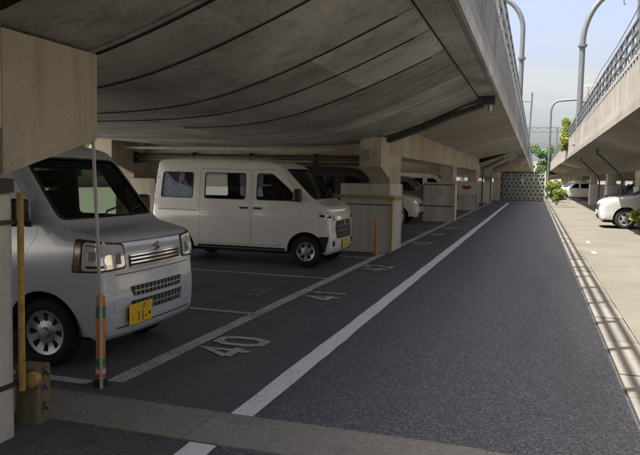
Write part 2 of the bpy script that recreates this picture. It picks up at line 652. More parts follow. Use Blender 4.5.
DIG = {'0': [([(0.22, 0), (0.78, 0), (1, 0.25), (1, 0.75), (0.78, 1), (0.22, 1), (0, 0.75), (0, 0.25)], True)],
       '1': [([(0.25, 0.8), (0.5, 1), (0.5, 0)], False)],
       '2': [([(0, 0.75), (0.22, 1), (0.78, 1), (1, 0.75), (0.9, 0.55), (0.0, 0.0), (1, 0.0)], False)],
       '3': [([(0, 0.9), (0.22, 1), (0.78, 1), (1, 0.8), (0.8, 0.52), (1, 0.25), (0.78, 0), (0.22, 0), (0, 0.12)], False)],
       '4': [([(0.72, 0), (0.72, 1), (0.0, 0.32)], False), ([(-0.05, 0.3), (1.08, 0.3)], False)],
       '5': [([(0.95, 1), (0.1, 1), (0.05, 0.55), (0.7, 0.6), (1, 0.35), (0.78, 0), (0.1, 0)], False)],
       '6': [([(0.9, 1), (0.3, 0.9), (0, 0.4), (0.25, 0), (0.75, 0), (1, 0.28), (0.75, 0.55), (0.1, 0.45)], False)],
       '7': [([(0, 1), (1, 1), (0.4, 0)], False)]}


def bay_number(txt, yc, xc=-2.53, h=0.42, w=0.25, gap=0.12, mat='line_paint_old'):
    polys = []
    tot = len(txt) * w + (len(txt) - 1) * gap
    for i, ch in enumerate(txt):
        u0 = -tot / 2 + i * (w + gap)
        for pts, cl in DIG[ch]:
            polys.append(([(u0 + p[0] * w, (p[1] - 0.5) * h) for p in pts], cl))
    strokes(polys, 0.082, 0.007, mat, 'bay_number', lot, lambda u, v: (xc - v, yc + u))


bay_number('40', 5.42)
bay_number('41', 8.24)
bay_number('42', 11.15)
bay_number('43', 15.9)
bay_number('44', 18.7)
bay_number('45', 21.4)
bay_number('46', 26.6)
bay_number('47', 29.3)
# worn lettering on the ground of the empty bay
wp = [([(0, 0.45), (0.14, 0.45)], False), ([(0.22, 0.1), (0.22, 0.8)], False),
      ([(0.28, 0.15), (0.45, 0.75), (0.62, 0.15), (0.28, 0.15)], False), ([(0.36, 0.9), (0.56, 0.9)], False),
      ([(0.70, 0.75), (0.86, 0.75), (0.74, 0.15), (0.92, 0.2)], False),
      ([(1.0, 0.8), (1.16, 0.8)], False), ([(1.0, 0.12), (1.3, 0.12)], False), ([(1.1, 0.12), (1.1, 0.8)], False),
      ([(1.42, 0.6), (1.58, 0.7), (1.66, 0.5)], False)]
strokes([([(u * 0.46 - 0.42, v * 0.34) for u, v in p], c) for p, c in wp], 0.03, 0.007, 'word_paint', 'bay_lettering', lot,
        lambda u, v: (-3.30 - v + 0.0, 8.22 + u))

# concrete channel crossing the road
chan = sheet('drain_channel', -3.6, XS, 3.37, 3.85, -0.012, 'seam_black')
xx = -3.6
while xx < XS - 0.05:
    w = min(1.7, XS - xx)
    h = 0.008 + random.uniform(0, 0.004)
    mb = MB()
    y0, y1 = 3.375 + random.uniform(-.006, .006), 3.845 + random.uniform(-.006, .006)
    if xx > -1.3:
        # ribbed covers
        mb.box(xx + 0.004, xx + w - 0.004, y0, y1, -0.01, h - 0.004)
        k = xx + 0.03
        while k < xx + w - 0.03:
            mb.add([(k - 0.02, y0 + .03, h - .0035), (k, y0 + .03, h - .0035), (k + .10, y1 - .03, h - .0035), (k + .08, y1 - .03, h - .0035),
                    (k - 0.017, y0 + .03, h + .003), (k - .003, y0 + .03, h + .003), (k + .097, y1 - .03, h + .003), (k + .083, y1 - .03, h + .003)],
                   [(4, 5, 6, 7), (0, 1, 5, 4), (1, 2, 6, 5), (2, 3, 7, 6), (3, 0, 4, 7)])
            k += 0.05
    else:
        mb.box(xx + 0.003, xx + w - 0.003, y0, y1, -0.01, h)
    mb.build('concrete_slab', 'drain_concrete', chan)
    xx += w
# street gutter with lids along the sunny side
gut = sheet('gutter', XS, 1.02, -25, 75, -0.012, 'seam_black')
lidm = MB().box(0.012, 0.308, 0.006, 0.594, -0.01, 0.010).mesh('gutter_lid')
lidm.materials.append(MATS['lid'])
for i in range(100):
    o = link('gutter_lid', lidm, gut, (XS, 1.0 + i * 0.6, random.uniform(-.003, .003)))
    o.rotation_euler = (random.uniform(-.004, .004), random.uniform(-.006, .006), random.uniform(-.003, .003))
for (px, py, a, b) in ((1.24, 15.6, .09, .5), (1.30, 18.2, .09, .6)):
    strip(px, px + a, py, py + b, 0.008, 'paint_mark', 'word_paint', pave)

# ------------------------------------------------------------------ viaducts
XE, ZE = -0.75, 3.12
HULL = [(-1.12, 3.08), (-1.6, 2.86), (-2.1, 2.64), (-2.7, 2.42), (-3.2, 2.28), (-3.8, 2.20), (-4.6, 2.17), (-6.1, 2.165)]
XM = -6.1
_x = np.arange(0, 72) * (6.1 - 1.12) / 71 + 1.12
_z = np.interp(_x, [-p for p, q in HULL], [q for p, q in HULL])
_pad = np.concatenate([_z[0] + (_z[0] - _z[1:6])[::-1], _z, [_z[-1]] * 5])
_z = np.convolve(_pad, np.ones(11) / 11, 'valid')
HULL = [(-float(a), float(b)) for a, b in zip(_x, _z)][::2] + [(-6.1, float(_z[-1]))]
HULLF = HULL + [(2 * XM - x, z) for x, z in HULL[-2::-1]]


def hull_part(via, y0, y1, joints, dy=0.0):
    core = [(x, z + 0.035) for x, z in HULLF]
    prof = [(XE - 0.25, 3.30)] + core + [(2 * XM - XE + 0.25, 3.30)]
    MB().prism(prof[::-1], 1, y0 + 0.05, y1 - 0.05).build('girder_core', 'seam_black', via, smooth=False)  # black core put in to darken the gaps between soffit panels
    edges = [y0] + [j for j in joints if y0 < j < y1] + [y1]
    for a, b in zip(edges[:-1], edges[1:]):
        cuts = [min((p[0] for p in HULLF), key=lambda q: abs(q - c)) for c in (-1.12, -2.1, -3.2, -4.6, 2 * XM + 3.2, 2 * XM + 1.12)]
        for c0, c1 in zip(cuts[:-1], cuts[1:]):
            seg = [p for p in HULLF if c1 - 1e-6 <= p[0] <= c0 + 1e-6]
            seg = [(seg[0][0] - 0.003, seg[0][1])] + seg[1:-1] + [(seg[-1][0] + 0.003, seg[-1][1])]
            inner = [(x, z + 0.033) for x, z in seg]
            MB().prism(seg + inner[::-1], 1, a + 0.02, b - 0.02).build('soffit_panel', 'soffit', via, smooth=True, angle=30)
    for s in (0, 1):
        xs = [(-1.11, 3.13), (XE + 0.02, 3.145), (XE + 0.02, 3.32), (-1.11, 3.32)]
        if s:
            xs = [(2 * XM - x, z) for x, z in xs]
        MB().prism(xs, 1, y0, y1).build('deck_edge', 'soffit', via)


def frame_part(via, y0, y1, piers, mir=None, depth=None, xg=-2.85, xm=XM, far=True):
    """rigid frame: edge girders, cantilever slabs and the slab between"""
    f = (lambda x: x) if mir is None else (lambda x: 2 * mir - x)

    def pr(prof, a, b, name, mat='concrete' if mir is None else 'concrete_sun_dimmed'):
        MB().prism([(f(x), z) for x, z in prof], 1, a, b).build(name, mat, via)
    stops = sorted([y0] + [p for p in piers if y0 + 1 < p < y1 - 1] + [y1])
    for a, b in zip(stops[:-1], stops[1:]):
        for g in ((xg, xg - 0.75), (2 * xm - xg + 0.75, 2 * xm - xg)):
            pr([(g[0], 2.02), (g[0], 2.63), (g[1], 2.63), (g[1], 2.02)], a + 0.01, b - 0.01, 'girder')
        pr([(xg + 0.003, 2.632), (XE + 0.02, 3.13), (XE + 0.02, 3.34), (xg + 0.003, 3.34)], a + 0.008, b - 0.008, 'cantilever_slab')
        pr([(2 * xm - xg, 2.632), (2 * xm - XE, 3.13), (2 * xm - XE, 3.34), (2 * xm - xg, 3.34)], a + 0.008, b - 0.008, 'cantilever_slab')
        pr([(xg, 2.66), (xg, 3.335), (2 * xm - xg, 3.335), (2 * xm - xg, 2.66)], a + 0.012, b - 0.012, 'deck_slab')


def pier(via, yc, bracket=0, mir=None, xg=-2.85, xm=XM, yellow=False, full=True):
    """two columns on plinths, cross beam, brackets towards the simple spans; bracket is -1, 0 or 1"""
    f = (lambda x: x) if mir is None else (lambda x: 2 * mir - x)
    root = MB()
    X0, X1 = xg, 2 * xm - xg

    def b(mb, x0, x1, y0, y1, z0, z1):
        a, c = sorted((f(x0), f(x1)))
        mb.box(a, c, y0, y1, z0, z1)
    cap = MB()
    b(cap, X0 - 0.03, X1 + 0.03, yc - 0.48, yc + 0.48, 1.78, 2.24)
    a_, c_ = sorted((f(X0 - 1.0), f(X1 + 1.0)))
    cap.prism([(a_ + 0.3, 1.779), (a_ - 0.55, 1.779), (a_ - 0.25, 1.42), (a_ + 0.1, 1.42)], 1, yc - 0.47, yc + 0.47) if False else None
    pobj = cap.build('pier', 'pier', via)
    for x0, x1 in ((X0 - 1.0, X0 - 0.015), (X1 + 0.015, X1 + 1.0)):
        near = x0 < X0 and x1 > X0 - 0.1
        h0, h1 = (x1 - 0.42, x1) if near else (x0, x0 + 0.42)
        m = MB()
        b(m, h0, h1, yc - 0.60, yc + 0.60, 1.40, 1.779)
        m.build('column', 'pier', pobj)
        m = MB()
        a, c = sorted((f(x0 - 0.04), f(x1 + 0.04)))
        m.rbox(a, c, yc - 0.655, yc + 0.655, -0.1, 1.42, 0.018, 2)
        m.build('plinth', 'plinth' if near else 'pier', pobj)
        m = MB()
        b(m, h0, h1 + 0.005, yc - 0.62, yc + 0.62, 1.782, 2.63)
        m.build('column_head', 'pier', pobj)
        if bracket:
            s = bracket
            pts = [(yc + s * 0.622, 1.52), (yc + s * 1.47, 1.765), (yc + s * 1.47, 2.335), (yc + s * 0.622, 2.335)]
            a, c = sorted((f(h0), f(h1 + 0.01)))
            m = MB().prism(pts, 0, a, c)
            m.build('bracket', 'pier', pobj)
            m = MB().box((a + c) / 2 - 0.17, (a + c) / 2 + 0.17, yc + s * 1.0 - 0.12, yc + s * 1.0 + 0.12, 2.335, 2.37)
            m.build('bearing', 'dark_steel', pobj)
    return pobj


def parapet(via, y0, y1, mir=None, ztop=4.53, panel=2.0, railtop=5.42, rails=(4.98, 5.42), spacing=1.25, lean=0.0, both=True):
    f = (lambda x: x) if mir is None else (lambda x: 2 * mir - x)
    prof_lo = [(XE, ZE), (XE, 3.52), (XE - 0.30, 3.52), (XE - 0.30, 3.35), (XE - 0.02, 3.35), (XE - 0.02, ZE)]
    shared = {}
    y = y0
    while y < y1 - 0.01:
        b = min(panel, y1 - y)
        key = round(b, 3)
        if key not in shared:
            m = MB()
            m.prism([(f(XE), ZE), (f(XE), 3.55), (f(XE - 0.16), 3.55), (f(XE - 0.16), ZE + 0.23), (f(XE - 0.05), ZE + 0.0)], 1, 0.008, b - 0.008)
            m.prism([(f(XE - 0.045), 3.551), (f(XE - 0.045), ztop - 0.10), (f(XE - 0.02), ztop - 0.09), (f(XE - 0.02), ztop), (f(XE - 0.20), ztop), (f(XE - 0.20), 3.551)], 1, 0.008, b - 0.008)
            k = 0.25
            while k < b - 0.1:        # drip teeth below the edge and ribs on the face
                xa, xb = sorted((f(XE - 0.044), f(XE - 0.012)))
                m.box(xa, xb, k - 0.03, k + 0.03, 3.56, ztop - 0.11)
                k += 0.5
            me = m.mesh('parapet_panel')
            me.materials.append(MATS['parapet' if mir is None else 'parapet_sun_dimmed'])
            shared[key] = me
        link('parapet_panel', shared[key], via, (0, y, 0))
        y += panel
    # steel railing
    xr = XE - 0.07
    for z in rails:
        MB().bar((f(xr), y0, z), (f(xr), y1, z), 0.055, 0.055).build('rail', 'pole_steel', via)
    m = MB()
    a, c = sorted((f(xr - 0.03), f(xr + 0.03)))
    m.box(a, c, -0.03, 0.03, ztop + 0.001, railtop + 0.03)
    a, c = sorted((f(xr - 0.06), f(xr + 0.06)))
    m.box(a, c, -0.06, 0.06, ztop + 0.0005, ztop + 0.02)
    m.bar((f(xr - 0.03), 0, ztop + 0.35), (f(xr - 0.30), 0, ztop - 0.3), 0.03, 0.03)
    me = m.mesh('rail_post')
    me.materials.append(MATS['pole_steel'])
    n = min(110, int((y1 - y0) / spacing))
    for i in range(n):
        link('rail_post', me, via, (0, y0 + 0.4 + i * spacing, 0))
    # far-side kerb wall, plain
    MB().prism([(f(2 * XM - XE), ZE), (f(2 * XM - XE), ztop), (f(2 * XM - XE + 0.2), ztop), (f(2 * XM - XE + 0.2), 3.36), (f(2 * XM - XE + .02), 3.35), (f(2 * XM - XE + .02), ZE)], 1, y0, y1).build('far_parapet', 'parapet', via)
    # track bed
    a, c = sorted((f(XE - 0.21), f(2 * XM - XE + 0.21)))
    MB().box(a, c, y0, y1, 3.345, 3.6).build('track_bed', 'earth', via)


viaduct = thing('railway_viaduct', 'low concrete railway viaduct roofing the numbered parking bays', 'viaduct')
frame_part(viaduct, -34, 2.99, (-29, -18.5, -8, 2.4))
hull_part(viaduct, 3.01, 13.42, (3.9, 4.75, 6.1, 7.05, 8.2, 9.15, 10.05, 10.95, 11.8, 12.65))
frame_part(viaduct, 13.46, 35.75, (14.15, 25.1, 35.1))
hull_part(viaduct, 35.8, 45.9, (36.9, 37.9, 38.9, 39.9, 40.9, 41.9, 42.9, 43.9, 44.9))
frame_part(viaduct, 45.94, 260, (46.5, 57, 67.5, 78, 88.5, 99, 109.5, 120, 130.5))
PA, PB, PC, PD, PE = 2.43, 14.15, 25.1, 35.1, 46.6
pier(viaduct, PA, 1)
pier(viaduct, PB, -1)
pier(viaduct, PC, 0)
pier(viaduct, PD, 1)
pier(viaduct, PE, -1)
for yy in (57, 67.5, 78, 88.5, 99, 109.5, -8, -18.5):
    pier(viaduct, yy, 0)
# deep beam of the last pier before the gate, out to the deck edge
MB().prism([(-2.86, 2.0), (-0.95, 2.35), (-0.95, 3.0), (-2.86, 2.60)], 1, PE + 1.3, PE + 2.0).build('wing_beam', 'concrete', viaduct)
parapet(viaduct, -30, 260)
# drain trough below the joint at pier B, with steel plates on the soffit
mb = MB()
y_t = 13.28
pr = [(-3.05, 2.29), (-2.7, 2.40), (-2.1, 2.62), (-1.6, 2.84), (-1.0, 3.04)]
for (a, b) in zip(pr[:-1], pr[1:]):
    mb.prism([(a[0], a[1] - 0.10), (b[0], b[1] - 0.10), (b[0], b[1] - 0.012), (a[0], a[1] - 0.012)], 1, y_t - 0.16, y_t + 0.12)
mb.build('drain_trough', 'dark_steel', viaduct)
MB().box(-1.02, -0.80, y_t - 0.12, y_t + 0.10, 2.99, 3.11).build('drain_outlet', 'dark_steel', viaduct)
MB().tube([(-0.90, y_t, 3.0), (-0.90, y_t, 2.86)], 0.035).build('drain_spout', 'pale_steel', viaduct)
# one cable, then dark strips put on to darken the joint lines
for q, ya in enumerate((3.9, 4.75, 6.1, 7.05, 8.2)):
    pts = [(x, ya + (0.06 if q == 0 else 0.0) - 0.01 * (x + 1.1) * (q % 3), z - 0.006 - (0.012 if q == 0 else 0)) for x, z in HULL[1:34 if q % 2 else 26]]
    MB().tube(pts, 0.010 if q < 1 else 0.0055, 6).build('cable', 'seam_black', viaduct, smooth=True)
# service pipes along the cross beam of pier B
MB().tube([(-9.6, PB - 0.56, 1.93), (-3.2, PB - 0.56, 1.93)], 0.055, 10).build('service_pipe', 'pipe', viaduct, smooth=True)
MB().tube([(-9.6, PB - 0.56, 1.80), (-2.9, PB - 0.56, 1.80)], 0.028, 8).build('service_pipe', 'pipe', viaduct, smooth=True)
for x in (-8.9, -7.4, -6.0, -4.5, -3.4):
    MB().box(x - 0.03, x + 0.03, PB - 0.63, PB - 0.482, 1.76, 2.02).build('pipe_clamp', 'dark_steel', viaduct)
MB().rbox(-3.20, -3.02, PB - 1.62, PB - 1.475, 1.90, 2.08, 0.02).build('junction_box', 'galvanised', viaduct)
MB().tube([(-9.6, PB - 1.05, 2.10), (-3.9, PB - 1.05, 2.10)], 0.03, 8).build('service_pipe', 'conduit', viaduct, smooth=True)


def drain_pipe(via, y, pts):
    MB().tube(pts, 0.045, 8).build('drain_pipe', 'pipe', via, smooth=True)


for yy, k in ((PD + 2.2, 1), (PE - 2.2, 1)):
    drain_pipe(viaduct, yy, [(-1.75, yy, 2.95), (-1.75, yy, 2.72), (-1.9, yy, 2.62), (-2.70, yy, 2.22), (-2.76, yy, 2.1), (-2.76, yy, 0.1)])
drain_pipe(viaduct, 15.3, [(-3.3, 15.3, 2.0), (-3.3, 15.3, 0.1)])

# yellow guards on pier corners, straps
def corner_guard(xa, ya, z0, z1, name='corner_guard', r=0.03):
    MB().tube([(xa, ya, z0), (xa, ya, z1)], r, 10).build(name, 'yellow', viaduct, smooth=True)


corner_guard(-2.79, PA + 0.675, 0.27, 1.42, r=0.019)
MB().box(-3.92, -2.80, PA + 0.657, PA + 0.668, 0.30, 0.325).build('strap', 'dark_steel', viaduct)
MB().box(-3.92, -2.79, PA + 0.657, PA + 0.668, 1.24, 1.265).build('strap', 'dark_steel', viaduct)
MB().box(-2.825, -2.813, PA - 0.6, PA + 0.69, 1.24, 1.265).build('strap', 'dark_steel', viaduct)
MB().box(-2.825, -2.813, PA - 0.6, PA + 0.69, 0.30, 0.325).build('strap', 'dark_steel', viaduct)
MB().box(-3.90, -2.80, PA - 0.64, PA + 0.64, 1.42, 1.50).build('collar', 'dark_steel', viaduct)
MB().lathe([(0.0, 0.05), (0.03, 0.045), (0.045, 0.02), (0.045, -0.02), (0.0, -0.03)], 12, 'y', (-2.79, PA + 0.76, 0.31)).build('strap_knob', 'yellow', viaduct, smooth=True)
corner_guard(-2.78, PB - 0.70, 0.02, 1.15)
MB().tube([(-4.0, PB - 0.72, 1.15), (-2.72, PB - 0.72, 1.15)], 0.03, 10).build('guard_bar', 'yellow', viaduct, smooth=True)
MB().tube([(-2.77, PB - 0.72, 1.13), (-2.77, PB + 0.6, 1.13)], 0.03, 10).build('guard_bar', 'yellow', viaduct, smooth=True)
MB().box(-3.95, -2.80, PB - 0.672, PB - 0.659, 0.98, 1.00).build('strap', 'dark_steel', viaduct)
corner_guard(-2.78, PC - 0.70, 0.02, 1.55)
for z in (0.55, 1.32):
    MB().box(-3.95, -2.80, PC - 0.672, PC - 0.659, z, z + 0.035).build('strap', 'dark_steel', viaduct)
corner_guard(-2.78, PD - 0.70, 0.02, 1.4)

# the second viaduct, beyond the sunny pavement
MIR = 0.625
viaduct2 = thing('railway_viaduct', 'sunlit low concrete railway viaduct above the pavement with weeds on its edge', 'viaduct')
RXG = -2.35
PR = (-18, -6.5, 5, 16.2, 27.6, 39, 50.4, 61.8, 73, 84.5, 96, 107, 118)
frame_part(viaduct2, -34, 260, PR, mir=MIR, xg=RXG)
for yy in PR[1:-1]:
    pier(viaduct2, yy, 0, mir=MIR, xg=RXG)
parapet(viaduct2, -30, 260, mir=MIR, ztop=4.45, railtop=5.3, rails=(4.75, 5.02, 5.3), spacing=1.25)
for yy in (31.2, 42.0):
    drain_pipe(viaduct2, yy, [(2.45, yy, 2.98), (2.45, yy, 2.78), (2.6, yy, 2.66), (3.35, yy, 1.95), (3.5, yy, 1.7), (3.5, yy, 0.1)])

# ------------------------------------------------------------------ vehicles
def tri_patch(outer, holes=(), step=0.08, extra=()):
    """constrained triangulation of a 2-D outline with holes"""
    pts, edges = [], []

    def ring(poly):
        n0 = len(pts)
        for i, a in enumerate(poly):
            b = poly[(i + 1) % len(poly)]
            L = math.hypot(b[0] - a[0], b[1] - a[1])
            k = max(1, int(math.ceil(L / step)))
            for j in range(k):
                pts.append((a[0] + (b[0] - a[0]) * j / k, a[1] + (b[1] - a[1]) * j / k))
        n1 = len(pts)
        for i in range(n0, n1):
            edges.append((i, i + 1 if i + 1 < n1 else n0))
    rings = [outer] + list(holes)
    for r in rings:
        ring(r)
    bpts = np.array(pts)
    O = [np.array(r) for r in rings]

    def inside(P):
        P = np.asarray(P)
        res = np.zeros(len(P), bool)
        for q in O:
            x1, y1 = q[:, 0], q[:, 1]
            x2, y2 = np.roll(x1, -1), np.roll(y1, -1)
            px, py = P[:, 0:1], P[:, 1:2]
            with np.errstate(divide='ignore', invalid='ignore'):
                c = ((y1 > py) != (y2 > py)) & (px < (x2 - x1) * (py - y1) / (y2 - y1) + x1)
            res ^= (c.sum(1) % 2).astype(bool)
        return res
    mn, mx = bpts.min(0), bpts.max(0)
    gx = np.arange(mn[0] + step / 2, mx[0], step)
    gy = np.arange(mn[1] + step / 2, mx[1], step)
    if len(gx) and len(gy):
        G = np.array([(x, y) for x in gx for y in gy])
        if len(extra):
            E_ = np.array(extra)
            dE = np.sqrt(((G[:, None] - E_[None]) ** 2).sum(2)).min(1)
            G = G[dE > step * 0.6]
            G = np.vstack([G, E_]) if len(G) else E_
        G = G[inside(G)] if len(G) else G
        if len(G):
            dB = np.sqrt(((G[:, None] - bpts[None]) ** 2).sum(2)).min(1)
            lim = np.full(len(G), 0.45 * step)
            if len(extra):
                lim[:] = 0.004
            for g in G[dB > lim]:
                pts.append((float(g[0]), float(g[1])))
    V, _, F, *_r = delaunay_2d_cdt([Vector(p) for p in pts], edges, [], 0, 1e-5)
    V = [(v.x, v.y) for v in V]
    cen = np.array([(sum(V[i][0] for i in f) / 3, sum(V[i][1] for i in f) / 3) for f in F])
    ok = inside(cen)
    F = [tuple(f) for f, k in zip(F, ok) if k]
    return V, F


def map_patch(V, F, fn, skirt=None):
    mb = MB()
    vs = [fn(p[0], p[1], 0.0) for p in V]
    fs = list(F)
    if skirt:
        cnt = {}
        for f in F:
            for a, b in ((f[0], f[1]), (f[1], f[2]), (f[2], f[0])):
                cnt[(a, b)] = 1
        bd = [e for e in cnt if (e[1], e[0]) not in cnt]
        idx = {}
        for a, b in bd:
            for q in (a, b):
                if q not in idx:
                    idx[q] = len(vs)
                    vs.append(fn(V[q][0], V[q][1], -skirt))
            fs.append((b, a, idx[a], idx[b]))
    mb.add(vs, fs)
    return mb


def chaikin(pts, it=2):
    for _ in range(it):
        out = [pts[0]]
        for a, b in zip(pts[:-1], pts[1:]):
            out.append(tuple(0.75 * p + 0.25 * q for p, q in zip(a, b)))
            out.append(tuple(0.25 * p + 0.75 * q for p, q in zip(a, b)))
        out.append(pts[-1])
        pts = out
    return pts


def smooth01(t):
    t = max(0.0, min(1.0, t))
    return t * t * (3 - 2 * t)


def circle(cx, cy, r, n=28):
    return [(cx + r * math.cos(2 * math.pi * k / n), cy + r * math.sin(2 * math.pi * k / n)) for k in range(n)]


def rpoly(pts, r=0.03, seg=3):
    """round the corners of a 2-D polygon"""
    out = []
    n = len(pts)
    for i in range(n):
        p, a, b = Vector(pts[i]), Vector(pts[i - 1]), Vector(pts[(i + 1) % n])
        da, db = (a - p), (b - p)
        q = min(r, da.length * 0.45, db.length * 0.45)
        s, e = p + da.normalized() * q, p + db.normalized() * q
        for k in range(seg + 1):
            t = k / seg
            out.append(tuple((1 - t) ** 2 * s + 2 * t * (1 - t) * p + t * t * e))
    return out


def vehicle(name, label, loc, rotz, S, group=None):
    """S: outline [(distance behind the nose, height, edge radius)], sizes, doors, windows and face of the vehicle"""
    L, W, paint = S['L'], S['W'], S['paint']
    root = thing(name, label, S['cat'], loc, rotz, group)
    top = chaikin(S['outline'], 2)
    P = np.array([(L / 2 - d, z) for d, z, r in top])
    RR = np.array([r for d, z, r in top])
    seg = P[1:] - P[:-1]
    sl = np.sqrt((seg ** 2).sum(1))
    cum = np.concatenate([[0], np.cumsum(sl)])
    Hmax = P[:, 1].max()
    belt = S.get('belt', 1.05)
    tum = S.get('tumble', 0.09)

    def nearest(x, z):
        q = np.array((x, z)) - P[:-1]
        t = np.clip((q * seg).sum(1) / np.maximum(sl ** 2, 1e-9), 0, 1)
        dd = P[:-1] + seg * t[:, None] - np.array((x, z))
        d2 = (dd ** 2).sum(1)
        i = int(d2.argmin())
        return math.sqrt(d2[i]), RR[i] + (RR[i + 1] - RR[i]) * t[i], cum[i] + sl[i] * t[i]

    def hw0(x, z):
        w = W / 2
        if z < 0.5:
            w -= 0.05 * ((0.5 - z) / 0.3) ** 2
        if z > belt:
            w -= tum * ((z - belt) / (Hmax - belt)) ** 1.15
        elif z > 0.6:
            w += 0.008 * math.sin((z - 0.6) / (belt - 0.6) * math.pi)
        w -= S.get('nose', 0.05) * smooth01((x - (L / 2 - 0.75)) / 0.75) ** 2
        w -= 0.03 * smooth01((-x - (L / 2 - 0.6)) / 0.6) ** 2
        return w

    def deform(p):
        x, y, z = p
        k = 1 - (y / (W / 2)) ** 2
        x += S.get('bow', 0.07) * smooth01((x - 0.1) / 0.9) * k
        x -= 0.04 * smooth01((-x - 0.6) / 0.9) * k
        return (x, y, z)

    def side_fn(sgn):
        def fn(x, z, off=0.0):
            d, r, s = nearest(x, z)
            y = hw0(x, z)
            if d < r:
                q = (r - d) / r
                y -= r * (1 - math.sqrt(max(0, 1 - q * q)))
            return deform((x, sgn * (y + off), z))
        return fn
    U = W / 2

    def at_s(s):
        i = min(len(sl) - 1, max(0, int(np.searchsorted(cum, s) - 1)))
        t = (s - cum[i]) / max(sl[i], 1e-9)
        p = P[i] + seg[i] * t
        return p[0], p[1], RR[i] + (RR[i + 1] - RR[i]) * t, seg[i] / max(sl[i], 1e-9)

    def wrap_fn(s, u, off=0.0):
        x, z, r, tg = at_s(s)
        y = u / U * (hw0(x, z) - r)
        nx, nz = -tg[1], tg[0]
        if nx * 0 + nz < 0 and z > Hmax * 0.8:
            nx, nz = -nx, -nz
        # outward normal: front faces +x, roof +z
        if z <= Hmax * 0.8:
            if (x > 0) != (nx > 0):
                nx, nz = -nx, -nz
        b = 0.035 * (1 - (u / U) ** 2) * smooth01((z - Hmax + 0.25) / 0.25)
        return deform((x + nx * off, y, z + nz * off + b))

    def s_of(d, z):
        return nearest(L / 2 - d, z)[2]
    # ---- outlines
    zb = S.get('zb', 0.27)
    wx = [L / 2 - d for d in S['wheels']]
    ra = S['ra']
    bottom = [tuple(P[-1])]

    def arch(cx):
        zc = S['rw']
        a0 = math.asin(max(-1, min(1, (zb - zc) / ra)))
        n = 16
        return [(cx - ra * math.cos(a0 + (math.pi - 2 * a0) * k / n), zc + ra * math.sin(a0 + (math.pi - 2 * a0) * k / n)) for k in range(n + 1)]
    low = []
    for cx in sorted(wx):
        low += arch(cx)
    outline = [tuple(p) for p in P] + [(P[-1][0] + 0.05, zb)] + low + [(P[0][0] - 0.05, zb)]
    # edge-following rings so that the rounded edges are smooth
    extra = []
    for i in range(1, len(P) - 1):
        tgv = P[i + 1] - P[i - 1]
        tgv = tgv / np.linalg.norm(tgv)
        nn = np.array((tgv[1], -tgv[0]))
        if np.dot(nn, np.array((0.0, 0.9)) - P[i]) < 0:
            nn = -nn
        for k in (0.05, 0.16, 0.36, 0.65, 1.0):
            e = P[i] + nn * RR[i] * k
            extra.append((float(e[0]), float(e[1])))
    doors = S.get('doors', [])
    sidewin = S.get('sidewin', [])

    def X(poly):
        return [(L / 2 - d, z) for d, z in poly]
    # full shell for projecting features on
    bverts, bfaces = [], []

    def addb(mb):
        n = len(bverts)
        bverts.extend(mb.v)
        bfaces.extend([tuple(i + n for i in f) for f in mb.f])
    V, F = tri_patch(outline, (), 0.09, extra)
    for sg in (1, -1):
        addb(map_patch(V, F, side_fn(sg)))
    Vw, Fw = tri_patch([(0, -U), (cum[-1], -U), (cum[-1], U), (0, U)], (), 0.10)
    addb(map_patch(Vw, Fw, wrap_fn))
    bvh = BVHTree.FromPolygons(bverts, bfaces)

    def front_fn(y, z, off=0.0):
        hit = bvh.ray_cast(Vector((L / 2 + 2, y, z)), Vector((-1, 0, 0)))
        if hit[0] is None:
            h = bvh.find_nearest(Vector((L / 2, y, z)))
            return tuple(h[0])
        nrm = hit[1] if hit[1].x > 0 else -hit[1]
        return tuple(hit[0] + nrm * off)

    def rear_fn(y, z, off=0.0):
        hit = bvh.ray_cast(Vector((-L / 2 - 2, y, z)), Vector((1, 0, 0)))
        if hit[0] is None:
            return tuple(bvh.find_nearest(Vector((-L / 2, y, z)))[0])
        nrm = hit[1] if hit[1].x < 0 else -hit[1]
        return tuple(hit[0] + nrm * off)
    # ---- body shell with real openings
    body = MB()
    holes = [X(rpoly(d['poly'], 0.05)) for d in doors] + [X(rpoly(w, 0.05)) for w in sidewin]
    V, F = tri_patch(outline, holes, 0.07, extra)
    for sg in (1, -1):
        m = map_patch(V, F, side_fn(sg))
        body.add(m.v, m.f)
    ws0, ws1 = s_of(*S['ws'][0]), s_of(*S['ws'][1])
    rs0, rs1 = s_of(*S['rw_win'][0]), s_of(*S['rw_win'][1])
    u0, u1 = U * 0.97, U * 0.95
    wsp = rpoly([(ws0, -u0), (ws1, -u1), (ws1, u1), (ws0, u0)], 0.07)
    rsp = rpoly([(rs0, -U * 0.86), (rs1, -U * 0.9), (rs1, U * 0.9), (rs0, U * 0.86)], 0.07)
    V, F = tri_patch([(0, -U), (cum[-1], -U), (cum[-1], U), (0, U)], [wsp, rsp], 0.07)
    m = map_patch(V, F, wrap_fn)
    body.add(m.v, m.f)
    bo = body.build('body', paint, root, smooth=True, angle=60)
    # ---- dark lining behind the shell
    lin = MB()
    wh = []
    for d in doors:
        if 'win' in d:
            wh.append(X(rpoly(d['win'], 0.05)))
    wh += [X(rpoly(w, 0.05)) for w in sidewin]
    V, F = tri_patch(outline, wh, 0.12)
    for sg in (1, -1):
        f0 = side_fn(sg)

        def lfn(x, z, o, f0=f0):
            d, r, s_ = nearest(x, z)
            k = 1 - min(1.0, d / 0.14)
            return f0(x * (1 - 0.035 * k), 0.95 + (z - 0.95) * (1 - 0.07 * k), o - 0.04)
        m = map_patch(V, F, lfn)
        lin.add(m.v, m.f)
    V, F = tri_patch([(0.02, -U), (cum[-1] - 0.02, -U), (cum[-1] - 0.02, U), (0.02, U)], [wsp, rsp], 0.12)
    m = map_patch(V, F, lambda s, u, o: wrap_fn(s, u * 0.97, o - 0.04))
    lin.add(m.v, m.f)
